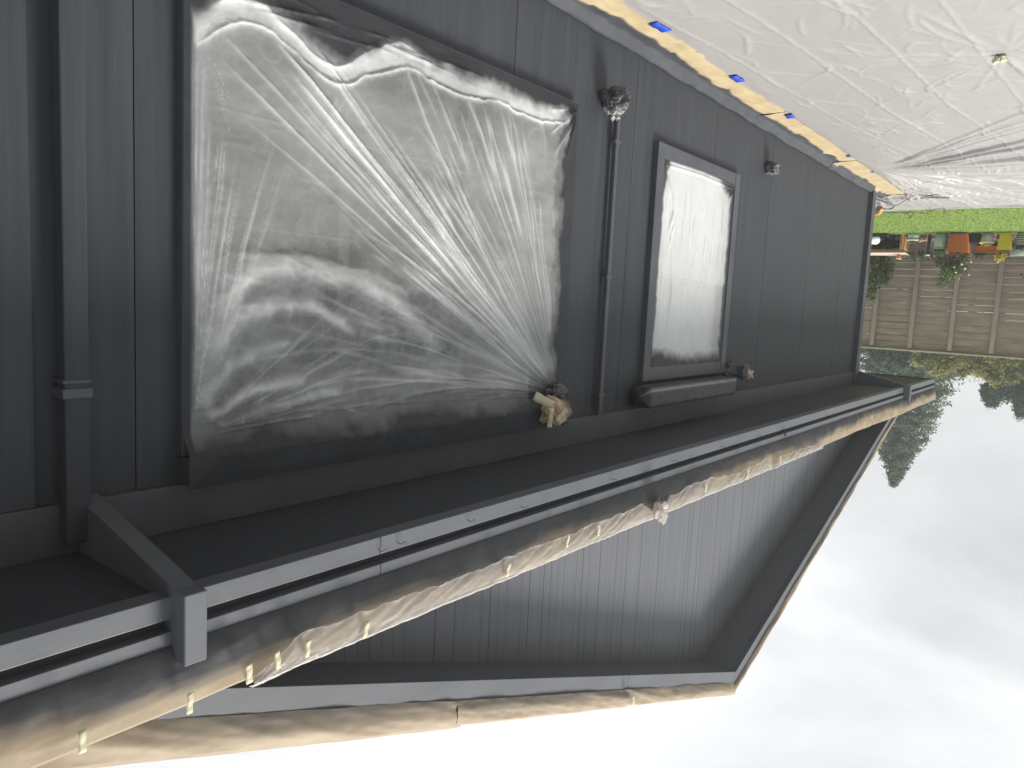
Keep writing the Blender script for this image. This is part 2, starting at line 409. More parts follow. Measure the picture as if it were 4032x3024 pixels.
# pipe chase and near downspout
ch = box('conduit', -3.992, -3.957, -.050, -.018, .40, 2.284, 'paint_smooth', house, .008)
for z in (.62, 1.42, 2.15): box('conduit_clip', -4.006, -3.943, -.0525, .001, z, z+.018, 'paint_smooth', ch, .001)
ds = box('downspout', -.975, -.905, -.080, -.025, -.01, 2.40, 'paint', house, .006)
box('downspout_band', -.982, -.898, -.085, -.001, 1.925, 1.955, 'paint_smooth', ds, .002)
box('downspout_band', -.978, -.900, -.083, -.001, 1.90, 1.91, 'paint_smooth', ds, .001)
box('batten_board', -.845, -.66, -.022, .001, -.01, 2.284, 'paint', house)
# windows
def window(W_, mull, mat, header):
    x0, x1, z0, z1 = W_
    w = empty('window', ((x0+x1)/2, 0, z0)); w.parent = house; w.matrix_parent_inverse = Matrix.Translation(-house.location)
    def pb(n, *a, m='paint_smooth', b=.003):
        o = box(n, *a, m, None, b); o.parent = w; o.matrix_parent_inverse = Matrix.Translation(-w.location) @ Matrix.Identity(4)
        return o
    pb('trim_board', x0, x0+TR+.01, -.036, .01, z0, z1); pb('trim_board', x1-TR-.01, x1, -.036, .01, z0, z1)
    pb('trim_board', x0+TR+.011, x1-TR-.011, -.034, .01, z1-TR-.01, z1)
    pb('sill', x0+TR+.011, x1-TR-.011, -.034, .01, z0, z0+TR+.01)
    if header: pb('header_board', x0+.02, x1-.005, -.075, -.002, z1+.004, 2.284)
    ix0, ix1, iz0, iz1 = x0+TR, x1-TR, z0+TR, z1-TR
    for a, b in zip([ix0]+mull, mull+[ix1]):
        pb('pane', a+.03, b-.03, .045, .05, iz0+.03, iz1-.03, m=mat, b=0)
    fr = bmesh.new()
    add_box(fr, ix0, ix0+.035, .01, .06, iz0, iz1); add_box(fr, ix1-.035, ix1, .01, .06, iz0, iz1)
    add_box(fr, ix0+.035, ix1-.035, .012, .06, iz0, iz0+.035); add_box(fr, ix0+.035, ix1-.035, .012, .06, iz1-.035, iz1)
    o = finish('frame', fr, 'frame_dark'); o.parent = w; o.matrix_parent_inverse = Matrix.Translation(-w.location)
    for a in mull: pb('mullion', a-.03, a+.03, .008, .058, iz0+.036, iz1-.036, m='frame_dark')
    # parts are placed in world space, the window empty hangs under the house empty
    for c in w.children: c.matrix_parent_inverse = Matrix.Translation(-Vector(w.location))
    return w
window(W1, [-2.73, -1.99], 'glass_dark', True)
window(W2, [], 'blind', False)
# eave: soffit, fascia, brackets, pent roof
bm = bmesh.new(); add_box(bm, -12.3, -10.2, -.52, 8.4, 2.446, 2.47); add_box(bm, -10.2, 2.6, -.52, .02, 2.446, 2.47)
finish('soffit', bm, 'paint', house)
cuts = [-12.32, -8.1, -4.9, -1.7, 2.6]
for a, b in zip(cuts, cuts[1:]):
    box('fascia_board', a+.001, b-.001, -.582, -.518, 2.428, 2.490, 'paint_lit_trim', house, .002)
    box('upper_fascia', a+.001, b-.001, -.588, -.53, 2.522, 2.70, 'paint_lit_trim', house, .002)
box('fascia_backer', -12.30, 2.6, -.552, -.535, 2.48, 2.53, 'paint_dark', house, 0)
box('side_fascia', -12.345, -12.322, -.58, 8.4, 2.43, 2.62, 'paint_smooth', house, .002)
def bracket(x, w=.064):
    prism('bracket', [(x-w/2, .0, 2.27), (x-w/2, -.60, 2.405), (x-w/2, -.655, 2.405), (x-w/2, -.655, 2.60), (x-w/2, -.50, 2.60), (x-w/2, .0, 2.445)], (w, 0, 0), 'paint_lit_trim', house, .003)
bracket(-.995); bracket(-10.26, .08)
prism('pent_roof', [(-12.34, -.60, 2.70), (-12.34, .16, 2.96), (-12.34, .16, 2.91), (-12.34, -.58, 2.66)], (14.9, 0, 0), 'roofing', house)
# hooks left in the fascia
def hook(x, z, s=1.0, flip=1):
    bm = bmesh.new()
    add_tube(bm, spline([(x, -.580, z), (x-.004*flip, -.598, z+.004), (x-.016*flip, -.604, z-.004), (x-.026*flip, -.602, z+.006), (x-.03*flip, -.597, z+.012)], 5), .0018*s, 5)
    finish('fascia_hook', bm, 'wire', house, True)
for x, z in [(-1.69, 2.47), (-1.78, 2.465), (-2.49, 2.470), (-2.15, 2.46), (-3.23, 2.468), (-3.9, 2.465), (-4.6, 2.468), (-5.28, 2.474), (-5.78, 2.471), (-6.9, 2.47)]: hook(x, z, random.uniform(.7, .9))
bm = bmesh.new(); add_tube(bm, [(-5.80, -.575, 2.50), (-5.80, -.605, 2.50), (-5.80, -.606, 2.535)], .007, 6); finish('fascia_bolt', bm, 'wire', house)
# gable
PX, PZ, SL, SR = -6.32, 4.79, .346, .364
zr = lambda x: PZ-(SL*(PX-x) if x < PX else SR*(x-PX))
GY = .12
x = -12.2; i = 0
while x < -.35:
    w = .0745
    top0 = max(zr(x), zr(x+w))+.03
    if top0 > 2.8:
        bm = bmesh.new(); dy = random.uniform(-.0012, .0012)
        add_box(bm, x+.0009, x+w-.0009, GY+dy, GY+.02, 2.62, top0+.0)
        finish('gable_board', bm, 'paint_lit_gable', house)
    x += w
box('gable_backer', -12.2, -.4, GY+.016, GY+.03, 2.6, 2.95, 'paint_dark', house, 0)
prism('gable_backer', [(-11.5, GY+.017, 2.95), (-1.3, GY+.017, 2.95), (PX, GY+.017, PZ+.02)], (0, .02, 0), 'paint_dark', house)
XL, XR = -12.42, -.12
def slope_prism(name, xa, xb, y0, y1, o0, o1, mat, bev=0):
    za, zb = zr(xa), zr(xb)
    prism(name, [(xa, y0, za+o0), (xb, y0, zb+o0), (xb, y0, zb+o1), (xa, y0, za+o1)], (0, y1-y0, 0), mat, house, bev)
slope_prism('rake_fascia', XL, PX-.001, -.20, -.165, 0, .115, 'paint_lit_trim', .002)
slope_prism('rake_fascia', PX+.001, -4.3, -.20, -.165, 0, .115, 'paint_lit_trim', .002)
slope_prism('rake_fascia', -4.297, XR, -.20, -.165, 0, .115, 'paint_lit_trim', .002)
slope_prism('rake_soffit', XL, PX, -.165, GY+.02, .020, .05, 'paint_lit_gable')
slope_prism('rake_soffit', PX, XR, -.165, GY+.02, .020, .05, 'paint_lit_gable')
slope_prism('roof', XL-.05, PX, -.175, 8.6, .115, .20, 'roofing')
slope_prism('roof', PX, XR+.05, -.175, 8.6, .115, .20, 'roofing')

# ------------------------------------------------------------------ window film
def film_window(W_, big):
    x0, x1, z0, z1 = W_
    if big: nu, nv = 470, 370; zt = 2.292
    else: nu, nv = 230, 270; zt = z1-.06
    zb = z0+(.012 if big else .07); xa = x0+(.004 if big else .075); xb = x1-(.002 if big else .075)
    U, Vv = np.meshgrid(np.linspace(xa, xb, nu), np.linspace(zb, zt, nv))
    lines = []
    if big:
        P0 = np.array([-3.49, 2.125])
        def fan(c, a, r0, r1, amp, mk, w0, w1, tp=.12, curve=0):
            pts = []
            for k in range(7):
                r = r0+(r1-r0)*k/6; aa = R(a+curve*(k/6)**2)
                pts.append((c[0]+r*math.cos(aa), c[1]-r*math.sin(aa)))
            lines.append((pts, w0, w1, amp, mk, tp))
        rr = random.Random(3)
        # the main bundle to the lower corner
        for a, amp, mk, w in [(35.6, .014, .95, .014), (36.5, .010, .5, .009), (37.4, .013, .75, .010), (38.6, .010, .7, .008), (40.2, .012, .6, .010), (33.2, .009, .55, .009), (31.5, .009, .6, .008)]:
            fan(P0, a, .05, rr.uniform(2.15, 2.5), amp*.8, mk, w*.5, w*.85, .05, rr.uniform(-1, 1))
        for k in range(26):
            fan(P0, rr.gauss(37, 3.5), rr.uniform(.05, .4), rr.uniform(1.2, 2.4), rr.uniform(.002, .006), rr.uniform(.25, .7), .004, .006, .15, rr.uniform(-1.5, 1.5))
        for k in range(46):
            a = rr.uniform(24, 74); r0 = rr.choice([.05, .08, .2, .5, .8]); L = rr.uniform(.5, 1.6)
            fan(P0, a, r0, min(r0+L, 1.55/max(.2, math.sin(R(a)))), rr.uniform(.002, .0075), rr.uniform(.1, .55), .004+.004*r0, .010, .22, rr.uniform(-5, 5))
        for k in range(26):                                     # along the top edge
            a = rr.uniform(1, 22); r0 = rr.choice([.05, .1, .4, .9]); L = rr.uniform(.6, 1.6)
            fan(P0, a, r0, min(2.15, r0+L), rr.uniform(.003, .009), rr.uniform(.1, .5), .005, .014, .2, rr.uniform(-9, 3))
        P1 = np.array([-1.31, 2.12])
        for k in range(16):                                     # from the other top corner
            a = 180-rr.uniform(3, 24); r0 = rr.uniform(.04, .3); L = rr.uniform(.25, .7)
            fan(P1, a, r0, r0+L, rr.uniform(.004, .011), rr.uniform(.15, .6), .006, .015, .2, rr.uniform(0, 14))
        for k in range(16):
            a = rr.uniform(90.5, 97); fan(P1, a, rr.uniform(.1, .3), rr.uniform(.6, 1.3), rr.uniform(.002, .005), rr.uniform(.1, .4), .004, .007, .2)
        # swags
        sw0 = [([(-1.36, 1.95), (-1.40, 1.72), (-1.50, 1.57), (-1.68, 1.515), (-1.87, 1.525), (-2.05, 1.57), (-2.24, 1.65), (-2.40, 1.755), (-2.53, 1.86)], .035, .022, .018, .62),
              ([(-1.345, 1.86), (-1.44, 1.74), (-1.55, 1.68), (-1.72, 1.655), (-1.86, 1.68), (-2.0, 1.77)], .032, .012, .016, .6),
              ([(-1.34, 2.02), (-1.42, 1.90), (-1.55, 1.84), (-1.70, 1.80)], .022, .012, .012, .5),
              ([(-1.45, 1.49), (-1.75, 1.475), (-2.05, 1.52), (-2.3, 1.60)], .014, .010, .008, .35),
              ([(-1.36, 2.06), (-1.55, 1.98), (-1.78, 1.945)], .014, .016, .014, .75),
              ([(-1.40, 2.09), (-1.60, 2.05), (-1.95, 1.99)], .012, .014, .012, .7)]
        sw = [(p, w0*1.5, w1*1.5, am, mk*1.15) for p, w0, w1, am, mk in sw0]
        swl = []
        for p, w0, w1, am, mk in sw: swl.append(([tuple(q)[:2] for q in spline([(a, b, 0) for a, b in p], 5)], w0, w1, am, mk, .1))
        # bunched spare film along the foot
        foot = [(-1.33, .84), (-1.42, .745), (-1.553, .711), (-1.68, .75), (-1.80, .80), (-1.917, .81), (-2.06, .735), (-2.16, .685), (-2.251, .665), (-2.42, .68), (-2.60, .69), (-2.80, .665), (-3.0, .672), (-3.245, .674), (-3.40, .64)]
        sp = [tuple(q)[:2] for q in spline([(a, b, 0) for a, b in foot], 5)]
        lines.append((sp, .012, .010, .010, 1.0, .03))
        lines.append(([(a, b-.075+.02*math.sin(a*7+1)) for a, b in sp[:45]], .022, .014, .012, .6, .1))
        for k in range(14):
            a = rr.uniform(-2.4, -1.4); lines.append(([(a, .56+rr.uniform(0, .1)), (a-rr.uniform(.2, .5), .54+rr.uniform(-.02, .10))], .006, .009, rr.uniform(.004, .012), rr.uniform(.0, .4), .3))
        for k in range(16):                                     # puckers by the lower left corner
            a = R(rr.uniform(5, 80)); r = rr.uniform(.1, .36); lines.append(([(-3.52, .545), (-3.52+r*math.cos(a), .545+r*math.sin(a))], .005, .012, rr.uniform(.004, .012), rr.uniform(.1, .7), .25))
        # folds left by the packet
        for z, m in [(1.40, .10), (1.70, .12), (1.02, .06)]: lines.append(([(xa, z+.02), (-2.4, z), (xb, z-.01)], .0035, .0035, .0012, m, 0))
    else:
        rr = random.Random(8)
        for k in range(34):
            a = rr.uniform(xa+.1, xb-.08); b0 = rr.uniform(zb+.08, zb+.5); L = rr.uniform(.3, .9)
            lines.append(([(a, b0), (a+rr.uniform(-.03, .03), b0+L/2), (a+rr.uniform(-.05, .05), b0+L)], .007, .014, rr.uniform(.003, .008), rr.uniform(.1, .5), .25))
        lines.append(([(-4.70, .70), (-4.82, 1.1), (-4.86, 1.45), (-4.84, 1.85)], .022, .010, .016, .5, .1))
        lines.append(([(-4.655, 1.41), (-4.76, 1.385), (-4.9, 1.392), (-5.8, 1.41)], .005, .004, .0015, .25, .02))
        for cx, cz, sx, sz in [(xa, zb, 1, 1), (xb, zb, -1, 1), (xa, zt, 1, -1), (xb, zt, -1, -1)]:
            for k in range(8):
                a = R(rr.uniform(8, 82)); r = rr.uniform(.12, .32); lines.append(([(cx+sx*.02, cz+sz*.02), (cx+sx*r*math.cos(a), cz+sz*r*math.sin(a))], .006, .012, rr.uniform(.004, .010), rr.uniform(0, .3), .3))
        for b in (zb+.03, zb+.055): lines.append(([(xa+.02, b), (-5.2, b-.012), (xb-.02, b+.005)], .010, .010, .014, .4, .05))
    if big:                                                      # real folds wander and break up
        wu = .030*(fbm(U*7, Vv*7, 4, 101)-.5)+.012*(fbm(U*25, Vv*25, 3, 105)-.5); wv = .030*(fbm(U*7, Vv*7, 4, 111)-.5)+.012*(fbm(U*25, Vv*25, 3, 115)-.5)
        free = [l for l in lines if l[4] < 2 and l[-1] in (.03, .1)]; tight = [l for l in lines if l not in free]
        Hh, Mk = ridge_field(U, Vv, tight, False)
        pa = np.arctan2(2.125-Vv, U+3.49); pr = np.hypot(2.125-Vv, U+3.49)
        brk = np.clip(.25+1.5*fbm(pa*40, pr*2.2, 3, 121), 0, 1.3)
        Hh *= brk; Mk *= brk
        Hf, Mf = ridge_field(U+wu, Vv+wv, free, False)
        brk = np.clip(.1+1.6*fbm(U*9, Vv*9, 4, 131), 0, 1.25)
        Hs, Ms = ridge_field(U+wu*1.3, Vv+wv*1.3, swl, True)
        Hh = Hh+Hf+.8*Hs; Mk = np.maximum(np.maximum(Mk, Mf*brk), Ms*(.60+.6*ridged(U*11+Vv*6, Vv*11, 3, 141)))
    else:
        Hh, Mk = ridge_field(U, Vv, lines, True)
    du = np.minimum(U-xa, xb-U); dv = np.minimum(Vv-zb, zt-Vv)
    n1 = fbm(U*3, Vv*3, 4, 2); n2 = fbm(U*14, Vv*14, 4, 5); cr_ = ridged(U*13+2*n1, Vv*13, 4, 9)
    edge = np.minimum(np.clip(du/.12, 0, 1), np.clip(dv/.12, 0, 1))
    if big:
        base = -.0405-.044*sstep(2.10, 2.19, Vv)-.014*edge
        crm = .35+.65*sstep(1.25, 1.75, Vv)*sstep(-3.2, -2.4, U)
        Y = base-edge*(Hh+.016*(n1-.5)+.0075*crm*cr_+.004*(n2-.5))-(1-edge)*.35*Hh
        # fine radial tension lines
        def radial(c, sx, fr, seed, amin, amax, rmax, k=2.0):
            dx = (U-c[0])*sx; dz = c[1]-Vv; an = np.degrees(np.arctan2(dz, dx)); rd = np.hypot(dx, dz)
            st = ridged(np.radians(an)*fr+.6*fbm(U*2, Vv*2, 2, seed+1), rd*1.1+3, 3, seed)
            st = np.clip((st-.50)/.35, 0, 1)**1.3
            gate = sstep(.40, .62, fbm(np.radians(an)*9, rd*1.6, 3, seed+4))
            return st*gate*sstep(amin-5, amin+5, an)*(1-sstep(amax-5, amax+5, an))*(1-sstep(rmax*.55, rmax, rd))*sstep(.03, .12, rd)
        r1 = radial(P0, 1, 34, 41, 22, 84, 2.3); r2 = radial(P0, 1, 24, 51, 0, 20, 2.0); r3 = radial(P1, -1, 22, 61, 0, 40, 1.1); r4 = radial(P1, -1, 40, 71, 62, 92, 1.6); r5 = radial((-1.33, .78), -1, 60, 81, -95, -55, .55)
        rad = np.maximum.reduce([r1, .9*r2, r3, .8*r4, .7*r5])
        Y = Y-edge*.0045*rad
        below = 1-sstep(np.interp(U, [a for a, b in foot][::-1], [b for a, b in foot][::-1])-.016, np.interp(U, [a for a, b in foot][::-1], [b for a, b in foot][::-1])-.002, Vv)
        milk = .25+.95*Mk+.65*(fbm(U*1.6, Vv*4, 4, 77)-.5)+.28*crm*(cr_-.42)+.75*rad+.60*below*(.4+1.1*fbm(U*7, Vv*7, 4, 151))
        # overspray: narrow on the near jamb, wide on the far jamb, sill and head
        jl = xb-U; jr = U-xa
        foot_z = np.interp(U, [a for a, b in foot][::-1], [b for a, b in foot][::-1])
        p = 1-sstep(.020, .034+.02*n2, jl)
        p = np.maximum(p, 1-sstep(.09, .21, jr+.10*(n2-.5)+.04*(n1-.5)))
        p = np.maximum(p, 1-sstep(foot_z-.10-.02*(U+3.5), foot_z-.045, Vv+.06*(n2-.5)))
        head = 2.155+.03*(n1-.5)-.05*(U < -3.2)
        p = np.maximum(p, 1.0*sstep(head-.17, head+.02, Vv+.08*(n2-.5)+.8*np.minimum(Hh, .02)*-1+.05*np.sin(U*7)*n1))
        paint = np.where(p > .97, 1.0, p)
    else:
        Y = -.030+.012*edge-edge*(Hh+.010*(n1-.5)+.002*cr_)-(1-edge)*.5*Hh
        milk = np.where(Vv < 1.395+.012*np.sin((U+4.6)*4), .80, .62)+.3*Mk+.35*(n1-.5)+.1*(n2-.5)
        jr = U-xa; jl = xb-U
        p = 1-sstep(.035, .085, jl+.03*(n2-.5)+.05*sstep(.9, .6, Vv)*-1)
        p = np.maximum(p, 1-sstep(.04, .10, jr+.04*(n2-.5)))
        p = np.maximum(p, 1-sstep(.05, .12, Vv-zb+.03*(n2-.5)+.12*sstep(.0, .4, jr)-.05))
        p = np.maximum(p, sstep(zt-.20, zt-.10, Vv+.05*(n2-.5)-.06*sstep(.1, .6, jl)))
        paint = p*(.93+.07*n2)
    return grid('window_film', np.stack([U, Y, Vv], -1), 'window_film', attrs=dict(milk=milk, paint=paint))
tag(film_window(W1, True), 'large wrinkled clear plastic taped over the wide window, folds fanning from one corner', 'plastic film')
tag(film_window(W2, False), 'white plastic taped over the narrower window beneath the wrapped box', 'plastic film')

# ------------------------------------------------------------------ wrapped fittings
def lump(name, c, r, mat, seed, bumpy=.25, parent=None, attrs=None, sub=4):
    bm = bmesh.new(); bmesh.ops.create_icosphere(bm, subdivisions=sub, radius=1)
    for v in bm.verts:
        p = v.co.copy()
        n = mnoise.noise(p*1.7+Vector((seed, 0, 0)))*1.0+abs(mnoise.noise(p*4.2+Vector((0, seed, 0))))*.7+abs(mnoise.noise(p*9+Vector((0, 0, seed))))*.25
        k = 1+bumpy*(n-.25)
        # squarish parcel
        q = (abs(p.x)**3+abs(p.y)**3+abs(p.z)**3)**(-1/3)
        v.co = Vector((p.x*r[0], p.y*r[1], p.z*r[2]))*k*q+Vector(c)
    o = finish(name, bm, mat, parent, False)
    n = len(o.data.vertices); co = np.empty(n*3); o.data.vertices.foreach_get('co', co); co = co.reshape(-1, 3)
    for k, fn in (attrs or {}).items():
        a = o.data.attributes.new(k, 'FLOAT', 'POINT'); a.data.foreach_set('value', np.clip(fn(co), 0, 1).astype(np.float32))
    return o
t = empty('wrapped_lamp', (-3.36, -.08, 2.12)); tag(t, 'wall lamp wrapped in tan paper and pale tape at the wide window corner', 'wrapped lamp')
lump('paper_wrap', (-3.36, -.115, 2.195), (.085, .075, .072), 'kraft_wrap', 2, .45, t, dict(paint=lambda c: np.clip(sstep(-3.37, -3.43, c[:, 0])*.9+sstep(2.245, 2.275, c[:, 2]), 0, 1)))
def strip(name, p0, p1, w, nrm, mat, parent=None, curl=.004, n=8, seed=0):
    p0, p1, nrm = Vector(p0), Vector(p1), Vector(nrm).normalized(); d = p1-p0; s = d.cross(nrm).normalized()*w/2
    r_ = random.Random(seed); bm = bmesh.new(); rows = []
    for i in range(n+1):
        c = p0+d*i/n+nrm*(curl*math.sin(i*1.9+seed)+.0); j = r_.uniform(.86, 1.1)
        rows.append([bm.verts.new(c-s*j), bm.verts.new(c), bm.verts.new(c+s*j)])
    for a, b in zip(rows, rows[1:]):
        for k in (0, 1): bm.faces.new((a[k], a[k+1], b[k+1], b[k]))
    r2_ = bmesh.ops.extrude_face_region(bm, geom=list(bm.faces))
    for g_ in r2_['geom']:
        if isinstance(g_, bmesh.types.BMVert): g_.co += nrm*.0012
    return finish(name, bm, mat, parent, True)
strip('tape', (-3.20, -.10, 2.10), (-3.31, -.175, 2.165), .05, (.2, -1, .1), 'pale_tape', t, seed=1)
strip('tape', (-3.265, -.165, 2.27), (-3.262, -.175, 2.165), .03, (.5, -1, 0), 'pale_tape', t, seed=2)
strip('tape', (-3.30, -.185, 2.24), (-3.37, -.20, 2.18), .04, (.1, -1, 0), 'pale_tape', t, seed=5)
lump('plastic_knot', (-3.43, -.08, 2.10), (.06, .035, .035), 'wrap_film', 5, .8, t, dict(paint=lambda c: np.full(len(c), .85), milk=lambda c: np.full(len(c), .5)))
t = empty('wrapped_lamp', (-6.02, -.02, 2.09)); tag(t, 'dark wrapped wall lamp with torn tan paper end beside the narrow window', 'wrapped lamp')
bm = bmesh.new(); seg = 20; rings = []
for k in range(9):
    yy = -.002-.19*k/8; ring = []
    for i in range(seg):
        a = 2*math.pi*i/seg; rad = (.062+.014*math.sin(k*1.1))*(1+.22*mnoise.noise(Vector((math.cos(a)*2, math.sin(a)*2, k*.6))))
        if k == 8: rad *= .72
        ring.append(bm.verts.new((-6.02+rad*math.cos(a)-.02*k/8, yy, 2.09+rad*math.sin(a)+.012*k/8)))
    rings.append(ring)
for a, b in zip(rings, rings[1:]):
    for i in range(seg): bm.faces.new((a[i], a[(i+1) % seg], b[(i+1) % seg], b[i]))
bm.faces.new(rings[0]); bm.faces.new(rings[-1][::-1])
o = finish('plastic_wrap', bm, 'wrap_film', t)
for k_, v_ in (('paint', .94), ('milk', 1.0)):
    a = o.data.attributes.new(k_, 'FLOAT', 'POINT'); a.data.foreach_set('value', np.full(len(o.data.vertices), v_, np.float32))
lump('paper_end', (-6.05, -.175, 2.105), (.034, .035, .038), 'kraft_wrap', 7, .9, t, dict(paint=lambda c: sstep(2.08, 2.06, c[:, 2])*.9), sub=3)
t = empty('wrapped_box', (-5.13, -.02, 2.12)); tag(t, 'long box wrapped in paint-dusted plastic above the narrow window', 'wrapped box')
nu, nv = 120, 48
U, A = np.meshgrid(np.linspace(0, 1, nu), np.linspace(0, 2*np.pi, nv))
xx = -4.38-1.48*U
sq = (np.abs(np.cos(A))**11+np.abs(np.sin(A))**11)**(-1/11)
ro = 1+.045*(fbm(U*22, A*1.5, 4, 3)-.5)*2+.04*(ridged(U*14, A*2, 3, 8)-.5)
capk = np.clip(np.minimum(U, 1-U)/.012, 0, 1)**.5
yy = -.095+.075*np.cos(A)*sq*ro*capk; zz = 2.195+.070*np.sin(A)*sq*ro*capk
pt = .99-.85*sstep(.05, .62, fbm(U*6, A*1.2, 3, 21)*1.4-.35)*((A > 3.3) & (A < 5.6))*0-.55*np.exp(-((A-np.pi+.0-.62)/.10)**2)*sstep(.46, .66, fbm(U*5+2, A*.8, 3, 4)+.15*(U < .5))
bxw = grid('plastic_wrap', np.stack([xx, yy, zz], -1), 'wrap_film', attrs=dict(paint=pt, milk=np.ones_like(pt))); bxw.parent = t; bxw.matrix_parent_inverse = Matrix.Translation(-t.location)
t = empty('wrapped_tap', (-3.86, -.05, .36)); tag(t, 'dark lumpy plastic-wrapped tap at the foot of the thin conduit', 'wrapped tap')
lump('plastic_wrap', (-3.86, -.085, .425), (.062, .075, .072), 'wrap_film', 11, .5, t, dict(paint=lambda c: .96-.6*sstep(.46, .50, c[:, 2]), milk=lambda c: np.full(len(c), .8)))
lump('plastic_tail', (-3.845, -.10, .505), (.026, .03, .026), 'wrap_film', 13, 1.0, t, dict(paint=lambda c: np.full(len(c), .35), milk=lambda c: np.full(len(c), .6)), sub=3)
t = empty('wrapped_socket', (-6.55, -.03, .36)); tag(t, 'small round wrapped socket low on the wall past the narrow window', 'wrapped socket')
lump('plastic_wrap', (-6.56, -.050, .362), (.058, .052, .052), 'wrap_film', 17, .5, t, dict(paint=lambda c: .93-.55*(fbm(c[:, 0]*40, c[:, 2]*40, 2, 3) > .62), milk=lambda c: np.full(len(c), .8)), sub=4)

# ------------------------------------------------------------------ masking on the eave and rakes
def eave_paper():
    nu, nv = 900, 26
    U, T = np.meshgrid(np.linspace(-12.33, 1.2, nu), np.linspace(0, 1, nv))
    # from the upper fascia (T=0) over a loose belly to the roof edge (T=1)
    top = 2.738+.010*(fbm(U*2.0, U*0, 3, 4)-.5)*2+.006*np.sin(U*1.7)
    z = 2.562+(top-2.562)*T
    far = sstep(-5.5, -8, U)
    belly = np.sin(np.pi*T**.8)
    wr = fbm(U*(9+U*0), T*1.2+U*2, 4, 6)-.5
    diag = np.sin(U*34+T*5+3*fbm(U*3, T, 3, 2))*.5
    y = -.592-.030*T-.016*belly-(.014*wr+.004*diag*far)*belly*(1+.5*far)-.007*(ridged(U*6, T*2, 3, 5)-.5)*belly
    y = np.where(T > .97, y+.012, y)
    n = fbm(U*2.2, T*.6, 4, 12); n2 = fbm(U*11, T*4, 3, 15)
    lim = .56+.34*(n-.5)*2+.05*(n2-.5)-.10*sstep(-1.0, -.4, U)-.12*far
    streak = .25*(fbm(U*1.1, T*9, 3, 30)-.5)
    paint = 1-sstep(lim-.22, lim+.22, T+streak*.8)
    return grid('masking_paper', np.stack([U, y, z], -1), 'kraft_dull', attrs=dict(paint=paint*.97))
tag(eave_paper(), 'long tan masking paper along the eave edge, dusted dark with paint', 'masking paper')
def eave_film(xa, xb, seed, wide):
    nu, nv = int(abs(xb-xa)*150)+2, 18
    U, T = np.meshgrid(np.linspace(xa, xb, nu), np.linspace(0, 1, nv))
    t1 = (U-xa)/(xb-xa)
    ends = np.clip(np.minimum(t1, 1-t1)/.06, .12, 1)
    jag = fbm(U*16, U*0, 3, seed)+.35*(np.abs((U*9+seed) % 1-.5))
    low = 2.728-wide*ends*(.45+.75*fbm(U*2.3, U*0, 3, seed+5))-.018*jag
    z = 2.744+(low-2.744)*T
    y = -.645-.010*np.sin(np.pi*T)-.012*(ridged(U*10+T*3, T*2+U*5, 3, seed)-.4)-.010*(fbm(U*18, T*3, 3, seed+2)-.5)+.014*(T < .06)
    milk = .35+.6*np.exp(-(T/.12)**2)+.7*np.exp(-((1-T)/.08)**2)+.5*(ridged(U*12+T*4, T*2, 3, seed+3)-.5)
    return grid('eave_film', np.stack([U, y, z], -1), 'eave_film', attrs=dict(milk=milk, paint=np.zeros_like(U)))
tag(eave_film(-3.62, -1.17, 3, .105), 'torn clear film hanging along the eave paper over the wide window side', 'plastic film')
tag(eave_film(-5.45, -3.70, 9, .095), 'torn clear film along the eave paper above the wrapped box', 'plastic film')
tag(eave_film(-6.7, -5.52, 15, .06), 'narrow torn film scrap on the eave paper past the wrapped box', 'plastic film')
t = lump('film_knot', (-3.66, -.665, 2.685), (.05, .022, .055), 'eave_film', 23, .8, None, dict(milk=lambda c: np.full(len(c), .9), paint=lambda c: sstep(2.66, 2.63, c[:, 2])*.9))
tag(t, 'bunched knot of clear film and dark tape on the eave paper', 'film knot')
for i, (x_, z_) in enumerate([(-.707, 2.692), (-.971, 2.705), (-1.149, 2.689), (-1.245, 2.683), (-1.345, 2.685), (-1.567, 2.70), (-2.31, 2.689), (-2.736, 2.665), (-3.006, 2.673), (-4.232, 2.671), (-4.906, 2.69), (-5.556, 2.682)]):
    o = strip('tape_tab', (x_, -.664, z_+.022), (x_+random.uniform(-.012, .012), -.670, z_-.038), random.uniform(.015, .022), (0, -1, 0), 'pale_tape', None, .0025, 6, i)
    tag(o, 'short pale masking tape tab stuck across the eave paper edge', 'tape', 'tape tabs along the eave')
def rake_paper(xa, xb, seed, h, label):
    nu, nv = int(abs(xb-xa)*90), 14
    U, T = np.meshgrid(np.linspace(xa, xb, nu), np.linspace(0, 1, nv))
    z0 = np.where(U < PX, PZ-SL*(PX-U), PZ-SR*(U-PX))
    z = z0+.098+h*T+.008*(fbm(U*3, T, 3, seed)-.5)
    y = -.206-.012*np.sin(np.pi*T)-.010*(fbm(U*5, T*1.5+U, 3, seed+1)-.5)-.014*(ridged(U*2.2+T*1.5, T*1.5, 3, seed+2)-.4)
    y = np.where(T > .93, y+.015, y)
    n = fbm(U*1.3, T*.5, 4, seed+6)
    paint = (1-sstep(.05, .75, T+1.2*(n-.5)+.25*(fbm(U*9, T*3, 3, seed+9)-.5)))*.62
    return tag(grid('masking_paper', np.stack([U, y, z], -1), 'kraft_dull', attrs=dict(paint=paint)), label, 'masking paper')
rake_paper(XL, PX+.03, 40, .10, 'narrow tan masking paper on the far rake running down from the gable peak')
rake_paper(PX+.02, -4.24, 50, .125, 'wide paint-dusted paper on the near rake, piece at the gable peak')
rake_paper(-4.30, -2.56, 60, .135, 'paint-dusted paper on the near rake, middle piece with taped lap')
rake_paper(-2.60, XR, 70, .15, 'paint-dusted paper on the near rake, lowest piece')
